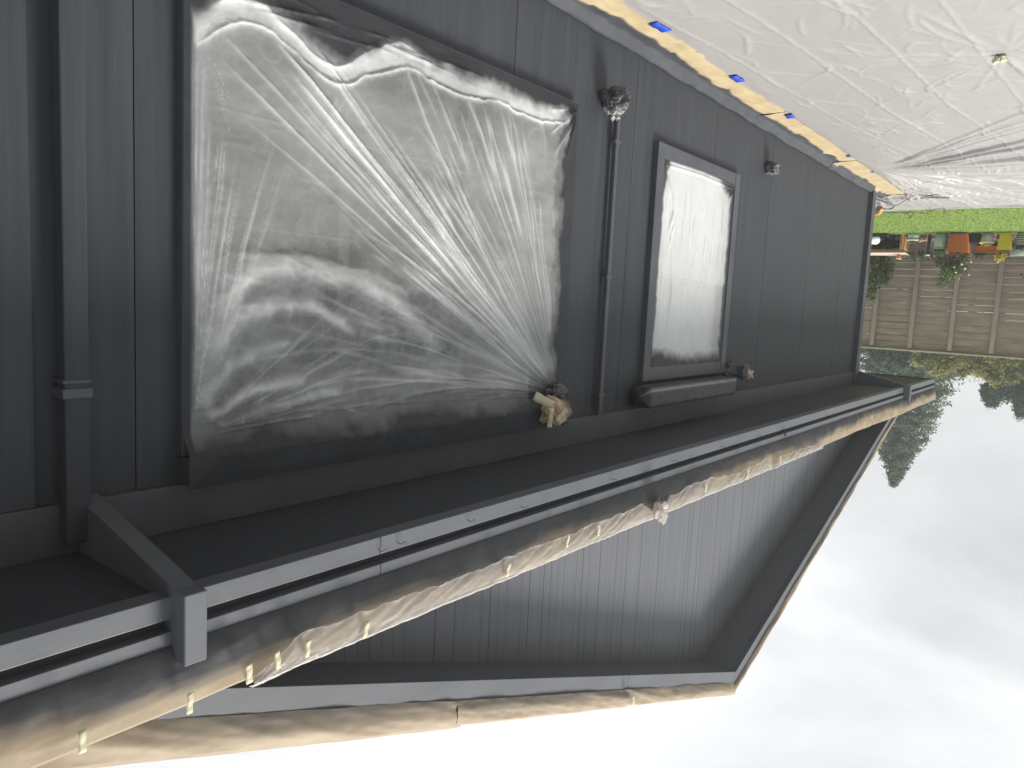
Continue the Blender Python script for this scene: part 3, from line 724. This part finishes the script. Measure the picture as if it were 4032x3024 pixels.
strip('tape_tab', (-4.27, -.262, zr(-4.27)+.12), (-4.28, -.262, zr(-4.27)+.19), .03, (0, -1, 0), 'pale_tape', None, .002, 6, 77)
tag(bpy.data.objects['tape_tab'] if False else COL.objects[-1], 'pale tape tab over the paper lap on the near rake', 'tape')

# ------------------------------------------------------------------ masking on the ground
def ground_paper(xa, xb, seed, dz, label):
    nu, nv = int(abs(xb-xa)*70), 34
    U, T = np.meshgrid(np.linspace(xa, xb, nu), np.linspace(0, 1, nv))
    out = -.288+.010*(fbm(U*3, U*0, 3, seed)-.5)*2
    y = -.012+(out+.012)*T
    bev = sstep(.25, 0, T)
    z = .012+dz+.050*bev+(.020*(fbm(U*4, T*2, 4, seed+1)-.30)+.012*(ridged(U*5+T*2, T*3, 3, seed+3)-.4))*(1-.75*T)
    lim = .44+.26*(fbm(U*1.5, U*0, 3, seed+5)-.5)*2+.10*((U*1.1+seed*.37) % 1-.5)+.10*(fbm(U*9, U*0, 2, seed+8)-.5)
    lim = lim-.18*sstep(-6.3, -8.5, U)+.10*sstep(-5.5, -3.5, U)
    pch = 0*U
    paint = (1-sstep(lim-.05, lim+.05, T+.05*(fbm(U*12, T*6, 3, seed+7)-.5)))*(1-.85*pch)
    return tag(grid('ground_paper', np.stack([U, y, z], -1), 'kraft', attrs=dict(paint=paint)), label, 'masking paper')
ground_paper(-6.18, -1.5, 5, .000, 'tan masking paper on the ground along the wall below both windows')
ground_paper(-8.32, -6.10, 15, .004, 'tan masking paper on the ground along the wall past the narrow window')
ground_paper(-10.62, -8.25, 25, .007, 'crumpled end of the tan ground paper at the house corner')
for i, (x_, y_, a_) in enumerate([(-3.965, -.285, .1), (-5.08, -.292, .05), (-6.21, -.280, -.1), (-7.97, -.280, .05), (-8.93, -.286, .2)]):
    d = Vector((math.cos(a_), math.sin(a_), 0))*[.075, .07, .055, .03, .022][i]
    o = strip('blue_tape', Vector((x_, y_, .0225+.002*i))-d, Vector((x_, y_, .0225+.002*i))+d, .062 if i < 3 else .04, (0, 0, 1), 'blue_tape', None, .002, 6, i)
    tag(o, 'short blue tape strip holding the ground paper to the plastic sheet', 'tape', 'blue tape strips along the ground paper')
def drop_sheet():
    nu, nv = 860, 520
    U, Vv = np.meshgrid(np.linspace(-12.25, -2.2, nu), np.linspace(-4.4, 1.9, nv))
    rr = random.Random(21); lines = []
    F0 = np.array([-8.90, -.33])
    for k in range(64):                                          # pulled tight at the last strip of tape
        a = R(rr.uniform(182, 330)); r0 = rr.uniform(.05, .5); L = rr.uniform(.8, 3.6); b = rr.uniform(-.1, .1)
        lines.append(([(F0[0]+(r0+L*t)*math.cos(a+b*t), F0[1]+(r0+L*t)*math.sin(a+b*t)) for t in (0, .33, .66, 1)], .012, .035, rr.uniform(.008, .024), .5, .2))
    for k in range(40):
        a = R(rr.uniform(160, 215)); r0 = rr.uniform(.1, .8); L = rr.uniform(1, 3.2)
        lines.append(([(F0[0]+(r0+L*t)*math.cos(a), F0[1]+(r0+L*t)*math.sin(a)) for t in (0, .5, 1)], .012, .035, rr.uniform(.006, .016), .4, .25))
    for k in range(7):                                           # fold lines of the unrolled sheet
        b = -.55-.42*k
        lines.append(([(-9.5, b-.4), (-8, b-.21), (-6.5, b+rr.uniform(-.03, .03)), (-4.5, b+.17+rr.uniform(-.03, .03)), (-2.5, b+.35)], .007, .007, rr.uniform(.003, .008), .3, .03))
    for k in range(5): lines.append(([(-4-1.1*k, -.4), (-4.6-1.1*k, -4)], .007, .007, .005, .3, .03))
    for k in range(900):                                         # crumples
        x_ = rr.uniform(-9.5, -2); y_ = rr.uniform(-4.5, -.4); a = rr.gauss(.25, .7); L = rr.uniform(.12, .6); c_ = rr.uniform(-.5, .5)
        pts = []; 
        for t in range(5):
            pts.append((x_, y_)); x_ += L/4*math.cos(a); y_ += L/4*math.sin(a); a += c_*rr.uniform(.2, 1)
        lines.append((pts, rr.uniform(.008, .012), rr.uniform(.008, .012), rr.uniform(.002, .007), .35, .3))
    for k in range(90):                                          # long ripples on the far part
        x_ = rr.uniform(-12.1, -9.6); y_ = rr.uniform(-3.5, 1.5); L = rr.uniform(.5, 2.4); a = R(rr.uniform(80, 100))
        lines.append(([(x_, y_), (x_+.5*L*math.cos(a), y_+.5*L*math.sin(a)), (x_+L*math.cos(a), y_+L*math.sin(a))], .02, .04, rr.uniform(.008, .020), .4, .3))
    P2 = np.array([-5.35, -1.80])
    for k in range(26):
        a = R(rr.uniform(0, 360)); r0 = rr.uniform(.02, .1); L = rr.uniform(.3, 1.2)
        lines.append(([(P2[0]+r0*math.cos(a), P2[1]+r0*math.sin(a)), (P2[0]+(r0+L)*math.cos(a), P2[1]+(r0+L)*math.sin(a))], .010, .020, rr.uniform(.003, .009), .3, .2))
    Hh, Mk = ridge_field(U, Vv, lines)
    z = .006+np.abs(Hh)*1.0+.010*ridged(U*2.2, Vv*2.2, 5, 4)+.014*fbm(U*1.1, Vv*1.1, 3, 8)
    wl = np.exp(-((Vv+.28)/.05)**2)*(U > -10.6)
    z = z*(1-.9*wl)+.012*wl
    milk = .3+Mk*.6
    cx = (U[:-1, :-1]+U[1:, 1:])/2; cy = (Vv[:-1, :-1]+Vv[1:, 1:])/2
    keep = ~((cx > -10.62) & (cy > -.255)) & ~((cx <= -10.62) & (cx > -10.2) & (cy > -.1))
    return grid('drop_sheet', np.stack([U, Vv, z], -1), 'ground_film', attrs=dict(milk=milk, paint=np.zeros_like(U)), keep=keep)
tag(drop_sheet(), 'wrinkled white plastic drop sheet spread over the ground beside the house', 'drop sheet')
o = lump('tape_scrap', (-5.35, -1.79, .045), (.022, .032, .018), 'pale_tape', 31, .9, sub=3); tag(o, 'crumpled pale tape scrap pinching the plastic drop sheet', 'tape scrap')

# ------------------------------------------------------------------ stray wire, bract
def tubes(name, paths, rad, mat, seg=5, parent=None):
    bm = bmesh.new()
    for p in paths: add_tube(bm, [q+Vector((0, 0, .022)) for q in spline(p, 8)], rad, seg)
    return finish(name, bm, mat, parent, True)
o = tubes('irrigation_line', [[(-10.42, .02, .05), (-10.40, -.05, .10), (-10.85, -.04, .06), (-11.27, -.05, .05), (-10.95, -.2, .05), (-10.46, -.43, .04)],
      [(-11.27, -.05, .05), (-11.5, .06, .06), (-11.69, .195, .04)], [(-10.45, -.05, .10), (-10.9, .03, .05), (-11.3, -.02, .06), (-11.71, .112, .04), (-11.55, .17, .045), (-11.40, .16, .05)],
      [(-10.42, -.03, .09), (-11.674, .246, .04)], [(-10.42, -.06, .09), (-11.0, .0, .05)]], .0045, 'wire')
tag(o, 'tangle of thin dark irrigation line at the house corner', 'irrigation line')
o = tubes('irrigation_line', [[(-10.46, -.47, .04), (-10.55, -.58, .05), (-10.75, -.66, .045), (-10.85, -.74, .04), (-10.78, -.60, .04), (-10.74, -.52, .035)], [(-10.50, -.56, .05), (-10.46, -.64, .05), (-10.52, -.68, .04)], [(-10.55, -.60, .045), (-10.75, -.61, .045)], [(-10.72, -.46, .04), (-10.60, -.55, .04)]], .0045, 'wire')
tag(o, 'loose curl of dark irrigation line lying out on the white sheet', 'irrigation line')
o = tubes('irrigation_line', [[(-12.16, .2, .03), (-12.17, .05, .03), (-12.5, .03, .03), (-12.81, .05, .03), (-12.84, .10, .03), (-12.6, -.01, .03), (-12.22, -.07, .03)],
      [(-12.16, .3, .03), (-12.19, -.08, .03), (-12.35, -.2, .03), (-12.1, -.33, .035), (-11.9, -.41, .04), (-11.86, -.50, .04), (-12.05, -.52, .035), (-12.35, -.47, .03), (-12.70, -.496, .03)]], .0045, 'wire')
tag(o, 'dark irrigation line looping over the turf edge of the sheet', 'irrigation line')
bm = bmesh.new(); add_tube(bm, spline([(-11.66, .215, .05), (-11.9, .28, .06), (-12.2, .38, .05), (-12.5, .50, .03)], 5), [.022]*3+[.030]*3+[.036]*3+[.03]*3+[.024]*3+[.018], 7)
tag(finish('dry_bract', bm, 'dry_bract', None, True), 'dry tan palm bract lying at the turf edge by the corner', 'dry bract')

# ------------------------------------------------------------------ fence
FX = -17.2
fence = empty('fence', (FX, 0, .2)); tag(fence, 'weathered brown horizontal board fence behind the pots', 'fence')
pys = [2.82, 2.10, 1.385, .665, -.055, -.765, -1.485, -2.2, -2.92, -3.64, -4.36, -5.08, -5.80]
ZB, ZT = .16, 2.20; nb_ = 15; hb = (ZT-ZB)/nb_
fm = {}
for a, b in zip(pys, pys[1:]):
    for j in range(nb_):
        z0 = ZB+j*hb; g1 = random.choice([.003, .004, .005, .006, .007, .008, .012, .015])
        bm = bmesh.new(); add_box(bm, FX-.012, FX+.008, b+.002, a-.002, z0+g1*.5, z0+hb-g1*.5, .002)
        me_ = None
        o = finish('fence_board', bm, 'fence_wood', fence)
        o.rotation_euler.x = 0
        o.location = (random.uniform(-.003, .003), 0, random.uniform(-.002, .002))
for y_ in pys:
    box('post', FX+.010, FX+.085, y_-.041, y_+.041, .1, 2.17, 'post_wood', fence, .004)
for a, b in zip(pys[::2], pys[2::2]): box('cap_rail', FX-.05, FX+.105, b+.002, a-.002, 2.203, 2.235, 'cap_wood', fence, .004)

# ------------------------------------------------------------------ pots and things by the bed
PXX = -15.78
def pot(name, y, label, parts, cat='pot', x=PXX):
    t = empty(name, (x, y, 0)); tag(t, label, cat)
    for (n, prof, mat, seg, sq) in parts:
        o = lathe(n, prof, (x, y, 0), mat, t, seg, sq, smooth=(sq == 0))
    return t
pot('plant_pot', .555, 'short pale mint pot with cream rim and dark band', [('pot_body', [(.088, 0), (.092, .012), (.092, .075), (.088, .075)], 'mint_pale', 28, 0), ('dark_band', [(.089, .0755), (.089, .090)], 'charcoal', 28, 0), ('rim', [(.094, .0905), (.096, .10), (.096, .128), (.084, .13), (.08, .11)], 'cream', 28, 0)])
pot('plant_pot', .085, 'tall mint green cylindrical pot beside the orange planter', [('pot_body', [(.098, 0), (.104, .02), (.108, .255), (.100, .257)], 'mint', 32, 0), ('rim', [(.112, .2575), (.113, .275), (.10, .277), (.097, .25)], 'mint', 32, 0)])
pot('planter', -.215, 'orange tapered square planter holding a climbing rose', [('pot_body', [(.128, .02), (.132, .024), (.176, .345), (.160, .345), (.155, .31)], 'terracotta', 32, 14), ('saucer', [(.145, 0), (.155, .004), (.155, .0195), (.14, .0196)], 'charcoal', 32, 0)], x=PXX+.06)
pot('plant_pot', -.45, 'low charcoal black pot between the orange planter and grey pot', [('pot_body', [(.074, 0), (.078, .01), (.088, .165), (.08, .166), (.078, .14)], 'charcoal', 24, 8)], x=PXX-.05)
pot('plant_pot', -.635, 'warm grey round pot with cream lip', [('pot_body', [(.075, 0), (.082, .008), (.112, .155), (.104, .156)], 'warm_grey', 32, 0), ('rim', [(.113, .1565), (.120, .163), (.120, .176), (.106, .178), (.104, .15)], 'cream', 32, 0)])
pot('planter', -.905, 'glossy yellow tapered planter with brown rim', [('pot_body', [(.078, 0), (.082, .005), (.108, .305), (.10, .3055)], 'yellow_glaze', 28, 10), ('rim', [(.111, .306), (.113, .312), (.113, .330), (.095, .331), (.092, .29)], 'brown_rim', 28, 10)])
t = pot('planter', -1.15, 'black and white ribbed round planter past the yellow one', [('liner', [(.085, .22), (.088, .30), (.075, .302), (.072, .26)], 'charcoal', 28, 0)])
lathe('pot_body', [(.06, 0), (.075, .02)]+[(.088+(.007 if k % 2 else -.002), .03+.0098*k) for k in range(19)]+[(.078, .219)], (PXX, -1.15, 0), 'warm_grey', t)
for k in range(5): lathe('dark_rib', [(.089, .050+.036*k), (.0965, .053+.036*k), (.0965, .062+.036*k), (.089, .065+.036*k)], (PXX, -1.15, 0), 'charcoal', t)
pot('plant_pot', -1.06, 'pale green round pot behind the yellow planter', [('pot_body', [(.085, .20), (.10, .21), (.118, .36), (.11, .362), (.105, .33)], 'mint', 28, 0)], x=-16.35)
t = empty('trough', (-16.45, -.60, .19)); tag(t, 'long terracotta trough planter behind the grey pot', 'trough')
bm = bmesh.new(); add_box(bm, -16.53, -16.37, -.84, -.40, .17, .275, .008); finish('trough_body', bm, 'terracotta', t)
box('trough_rim', -16.54, -16.36, -.85, -.39, .2755, .292, 'terracotta', t, .004)
t = empty('marker_post', (-15.95, .31, 0)); tag(t, 'dark square post with white cap in the soil bed', 'post')
box('post_shaft', -15.99, -15.94, .285, .335, -.02, .362, 'charcoal', t, .003); box('post_cap', -15.995, -15.935, .279, .341, .363, .387, 'white_plastic', t, .003)
# cans and tray
def can(y, z, tilt, label, m1, r=.085, h=.13, x=PXX):
    t = empty('bucket', (x, y, z)); tag(t, label, 'bucket')
    a = lathe('bucket_body', [(r*.8, 0), (r*.85, .006), (r, h), (r*.93, h+.001), (r*.78, .02)], (0, 0, 0), m1, None); a.parent = t
    b = lathe('bucket_lid', [(r*1.02, h+.002), (r*1.05, h+.006), (r*1.05, h+.016), (r*.6, h+.03), (.004, h+.034)], (0, 0, 0), 'white_plastic', None); b.parent = t
    t.rotation_euler = tilt
can(1.20, .035, (R(0), R(52), R(-10)), 'white lidded bucket tipped towards the turf in the black tray', 'grey_plastic', x=PXX+.02)
can(1.315, .035, (R(-8), R(18), 0), 'teal bucket with pale lid in the black tray by the corner', 'teal', .085, .12, x=PXX-.08)
bm = bmesh.new()
add_box(bm, -15.86, -15.55, .965, 1.46, 0, .012); add_box(bm, -15.56, -15.53, .955, 1.47, .0, .062); add_box(bm, -15.88, -15.85, .955, 1.47, .0, .062); add_box(bm, -15.85, -15.56, .955, .985, .0, .061); add_box(bm, -15.85, -15.56, 1.44, 1.47, 0, .061)
tag(finish('tray', bm, 'charcoal'), 'shallow black tray on the turf holding two buckets', 'tray')
# timber bed frame
t = empty('timber_planter', (-15.95, 1.1, 0)); tag(t, 'tan timber raised planter beside the house corner', 'planter')
box('upright', -15.92, -15.85, .735, .785, -.02, .318, 'bed_wood', t, .004); box('upright', -16.30, -16.24, .70, .75, -.02, .30, 'bed_wood', t, .004)
box('rail', -15.918, -15.87, .786, 2.2, .275, .317, 'bed_wood', t, .004); box('rail', -16.24, -15.921, .715, .745, .02, .29, 'bed_wood', t, .003)
box('ledge', -16.55, -15.84, .70, 2.2, .3195, .345, 'pale_wood', t, .004)
pot('plant_pot', .84, 'little terracotta pot with white rim on the bed ledge', [('pot_body', [(.032, .347), (.034, .35), (.045, .425), (.04, .426)], 'terracotta', 20, 0), ('rim', [(.047, .4265), (.049, .43), (.049, .441), (.04, .442)], 'white_plastic', 20, 0)], x=-16.15)
# edging stones
for i in range(22):
    y_ = 1.9-.15*i+random.uniform(-.03, .03); s_ = random.uniform(.045, .085)
    o = lump('edging_stone', (-16.02+random.uniform(-.04, .05), y_, s_*.45+.03), (s_*.6, s_*.95, s_*.7), 'stone' if i % 3 else 'bark_chip', i*3.1, .5, sub=2)
    tag(o, 'rough pinkish edging stone along the foot of the soil bed', 'stone', 'edging stones of the bed')

# ------------------------------------------------------------------ plants
def leaf_mesh(name, centers, size, mat, parent, elong=1.6, updir=None, seed=0, fold=.25):
    r_ = np.random.RandomState(seed); n = len(centers)
    d = r_.normal(size=(n, 3)); 
    if updir is not None: d = d*.6+np.array(updir)
    d /= np.linalg.norm(d, axis=1)[:, None]
    s = np.cross(d, r_.normal(size=(n, 3))); s /= np.linalg.norm(s, axis=1)[:, None]
    nn = np.cross(d, s)
    L = size*(.6+.8*r_.rand(n))[:, None]; w = L/elong/2
    c = np.array(centers)
    v = np.stack([c, c+d*L*.45+s*w+nn*L*.08, c+d*L, c+d*L*.45-s*w+nn*L*.08], 1).reshape(-1, 3)
    f = np.arange(n*4).reshape(-1, 4)
    tri = np.concatenate([f[:, [0, 1, 2]], f[:, [0, 2, 3]]])
    me = bpy.data.meshes.new(name); me.from_pydata(v.tolist(), [], tri.tolist()); me.materials.append(MATS[mat])
    o = bpy.data.objects.new(name, me); link(o)
    if parent: o.parent = parent; o.matrix_parent_inverse = Matrix.Translation(-parent.location)
    return o
def stems(name, paths, r, mat, parent):
    bm = bmesh.new()
    for p in paths:
        q = spline(p, 4); add_tube(bm, q, [r*(1-.7*i/len(q)) for i in range(len(q))], 5)
    return finish(name, bm, mat, parent, True)
def shrub(name, label, base, blobs, n, size, mat, seed, sticks=5, cat='plant', elong=1.6):
    r_ = random.Random(seed); t = empty(name, base); tag(t, label, cat); pts = []
    for (cx, cy, cz, rx, ry, rz, wgt) in blobs:
        for k in range(int(n*wgt)):
            while 1:
                p = Vector((r_.uniform(-1, 1), r_.uniform(-1, 1), r_.uniform(-1, 1)))
                if p.length < 1: break
            pts.append((cx+p.x*rx, cy+p.y*ry, cz+p.z*rz))
    leaf_mesh('foliage', pts, size, mat, t, elong, seed=seed)
    paths = []
    for k in range(sticks):
        b_ = blobs[k % len(blobs)]; e = Vector((b_[0], b_[1]+r_.uniform(-.5, .5)*b_[4], b_[2]+r_.uniform(-.2, .9)*b_[5])); s = Vector(base)
        paths.append([s, s.lerp(e, .5)+Vector((r_.uniform(-.03, .03), r_.uniform(-.05, .05), .03)), e])
    stems('stem', paths, .009, 'bark', t)
    return t
shrub('climbing_rose', 'loose leafy climbing rose in the orange planter with pale flowers', (-15.75, -.215, .32), [(-15.9, -.02, .50, .10, .22, .14, .35), (-15.9, -.15, .62, .10, .20, .20, .35), (-15.95, .0, .82, .08, .14, .18, .15), (-15.9, -.28, .44, .08, .16, .09, .12), (-15.95, -.28, .62, .06, .12, .08, .05)], 1500, .045, 'leaf_mid', 4, 9)
leaf_mesh('rose_flower', [(-15.78, -.22+.1*math.sin(k*2.3)-.05*k % .2, .40+.05*k) for k in range(9)], .045, 'petal', bpy.data.objects['climbing_rose'], 1.0, seed=6)
shrub('vine', 'leafy vine climbing the fence beside the house corner', (-16.6, 1.5, .25), [(-16.7, 1.32, .48, .12, .24, .18, .45), (-16.7, 1.28, .78, .10, .22, .22, .35), (-16.75, 1.40, 1.08, .08, .12, .22, .16), (-16.75, 1.12, .62, .06, .10, .25, .10)], 1150, .06, 'leaf_mid', 9, 6)
t = shrub('bed_plant', 'low leafy seedlings inside the timber bed', (-16.05, 1.05, .12), [(-16.08, 1.05, .20, .10, .22, .07, 1)], 240, .05, 'leaf_mid', 12, 3)
# strap-leaved plant
t = empty('strap_plant', (-16.35, .58, .26)); tag(t, 'dark strap-leaved plant behind the soil bed posts', 'plant'); bm = bmesh.new(); r_ = random.Random(5)
for k in range(46):
    a = r_.uniform(0, 6.28); b0 = Vector((-16.35+r_.uniform(-.05, .05), .56+r_.uniform(-.24, .26), .27)); L = r_.uniform(.24, .42); el = r_.uniform(.5, 1.25)
    pr = None; dirv = Vector((math.cos(a)*.6, math.sin(a), 0)).normalized(); side = Vector((-dirv.y, dirv.x, 0))
    for i in range(6):
        u = i/5; p = b0+dirv*(L*u*math.cos(el))+Vector((0, 0, L*(math.sin(el)*u-.45*u*u*(1-.3*math.sin(el))))); w = .019*math.sin(math.pi*(.12+.86*u))
        cur = [bm.verts.new(p-side*w), bm.verts.new(p-Vector((0, 0, .005))), bm.verts.new(p+side*w)]
        if pr:
            for j in (0, 1): bm.faces.new((pr[j], pr[j+1], cur[j+1], cur[j]))
        pr = cur
finish('strap_leaf', bm, 'leaf_strap', t, True)
shrub('gold_plant', 'yellow-leaved plant growing in the yellow planter', (-15.78, -.905, .30), [(-15.78, -.86, .41, .07, .10, .055, 1), (-15.78, -.84, .46, .05, .05, .03, .3)], 110, .055, 'leaf_gold', 14, 6)
t = shrub('trailing_plant', 'yellow-green tufted plant spilling from the grey pot', (-15.78, -.635, .16), [(-15.76, -.635, .19, .07, .10, .03, 1)], 260, .04, 'leaf_gold', 15, 4, elong=4)
shrub('trough_plant', 'small leafy plants in the terracotta trough', (-16.45, -.55, .28), [(-16.42, -.47, .33, .06, .12, .05, 1), (-16.42, -.70, .31, .05, .12, .03, .4)], 170, .045, 'leaf_mid', 16, 4)
shrub('leafy_shrub', 'leafy shrub reaching across the fence past the ribbed planter', (-16.5, -1.5, .25), [(-16.55, -1.35, .70, .10, .22, .08, .5), (-16.5, -1.35, .52, .10, .18, .18, .5)], 420, .055, 'leaf_mid', 17, 6)
shrub('ledge_plant', 'small succulent sprig in the little ledge pot', (-16.15, .84, .43), [(-16.15, .84, .462, .03, .035, .018, 1)], 40, .03, 'leaf_mid', 19, 3)
shrub('mint_pot_plant', 'tuft of small leaves in the short mint pot', (PXX, .555, .11), [(PXX, .555, .145, .06, .07, .02, 1)], 80, .04, 'leaf_mid', 20, 3)
shrub('tall_pot_plant', 'green leafy plant topping the tall mint pot', (PXX, .085, .26), [(PXX, .085, .31, .07, .09, .05, 1)], 160, .045, 'leaf_mid', 22, 4)

# ------------------------------------------------------------------ trees beyond the fence
def tree(name, label, base, H_, blobs, n, size, mat, seed, conifer=None, group='trees beyond the fence'):
    r_ = np.random.RandomState(seed); t = empty(name, base); tag(t, label, 'tree', group); b = Vector(base)
    tb = bmesh.new()
    add_tube(tb, [b, b+Vector((.05, .03, H_*.35)), b+Vector((.0, -.04, H_*.7)), b+Vector((0, 0, H_*.95))], [.03*H_, .024*H_, .014*H_, .004*H_], 8)
    pts = []
    if conifer:
        rb, z0 = conifer
        for k in range(int(H_*70)):
            f = r_.rand()**.8; z = z0+(H_-z0)*f; rr_ = rb*(1-f)**.85*(.72+.4*r_.rand())+.05; a = r_.rand()*6.283
            tip = b+Vector((rr_*math.cos(a), rr_*math.sin(a), z-.12*rr_)); root = b+Vector((0, 0, z+.05))
            if rr_ > .3 and k % 2 == 0: add_tube(tb, [root, tip], [.018, .004], 4)
            m = int(n/(H_*70)*(.4+1.2*(1-f)))
            s = r_.rand(m)**.55
            q = np.array(root)[None]+s[:, None]*(np.array(tip)-np.array(root))[None]+r_.normal(size=(m, 3))*(.05+.09*(1-f))*np.array([1, 1, .6])
            pts.append(q)
    else:
        for (cx, cy, cz, rx, ry, rz, w) in blobs:
            c = b+Vector((cx, cy, cz))
            add_tube(tb, spline([b+Vector((0, 0, cz*.45)), b+Vector((cx*.5, cy*.5, cz*.75)), c], 3), [.03, .028, .026, .022, .018, .014, .008], 5)
            # clumps on the blob's skin
            nc = max(10, int(60*w))
            for k in range(nc):
                d = r_.normal(size=3); d /= np.linalg.norm(d); rad = (.55+.45*r_.rand())
                cc_ = np.array(c)+d*rad*np.array([rx, ry, rz]); m = int(n*w/nc)
                pts.append(cc_+r_.normal(size=(m, 3))*np.array([rx, ry, rz])*.13)
    finish('trunk', tb, 'bark', t)
    leaf_mesh('crown', np.concatenate(pts), size, mat, t, 1.9, seed=seed+1, updir=(0, 0, -.15 if conifer else .2))
    return t
tree('conifer', 'tall pointed conifer rising behind the end of the eave', (-40, 4.85, -.1), 9.75, None, 70000, .12, 'leaf_conifer', 31, conifer=(3.3, 1.6))
tree('evergreen_tree', 'dark broad evergreen standing against the house corner', (-35, 4.5, -.1), 3.9, [(0, 0, 2.6, 1.0, .95, 1.2, .5), (0, -1.1, 2.55, .9, .9, 1.15, .5), (0, .25, 3.1, .7, .65, .75, .3), (0, -.7, 3.3, .7, .6, .6, .3), (0, .3, 1.6, .9, .9, .9, .3), (0, -1.3, 1.6, .9, .9, .9, .3)], 26000, .125, 'leaf_dark', 33)
tree('yellow_tree', 'yellow-green autumn tree behind the fence', (-30, 1.2, -.1), 3.6, [(0, .95, 2.75, .7, .75, .75, .3), (0, .1, 2.7, .7, .8, .85, .35), (0, -.8, 2.7, .7, .75, .95, .35), (0, -1.35, 2.9, .6, .55, .75, .25), (0, .45, 3.1, .5, .6, .55, .2), (0, -.2, 2.0, .8, 1.5, .6, .3)], 22000, .10, 'leaf_yellow', 35)
tree('round_tree', 'smaller of two dark green round trees behind the yellow tree', (-39, 1.12, -.1), 5.0, [(0, 0, 4.35, .55, .45, 1.0, .6), (0, .1, 3.2, .7, .6, .8, .4)], 14000, .125, 'leaf_dark', 37)
tree('round_tree', 'larger of two dark green round trees behind the yellow tree', (-39, .1, -.1), 5.4, [(0, 0, 4.6, .7, .55, 1.0, .5), (0, -.75, 4.5, .7, .6, 1.0, .4), (0, -.2, 3.3, .8, .9, .8, .4)], 18000, .125, 'leaf_dark', 39)
tree('lime_tree', 'bright lime green tree behind the fence past the yellow tree', (-30, -1.0, -.1), 3.5, [(0, 0, 3.0, .5, .45, .65, .5), (0, -.6, 3.0, .6, .6, .8, .5), (0, 0, 2.1, .6, .7, .6, .3)], 9000, .095, 'leaf_lime', 41)

# ------------------------------------------------------------------ haze volume added to veil the far trees like lens glare
m, t_, out_ = newmat('glare_haze')
pv = N(t_, 'ShaderNodeVolumePrincipled'); pv.inputs['Color'].default_value = (.90, .94, 1, 1); pv.inputs['Density'].default_value = .0028
t_.links.new(pv.outputs[0], out_.inputs['Volume'])
bm = bmesh.new(); add_box(bm, -114, 114, -114, 114, -1.3, 11.5)
tag(finish('haze', bm, 'glare_haze'), 'thin pale haze volume added to veil the far trees', 'haze', kind='stuff')
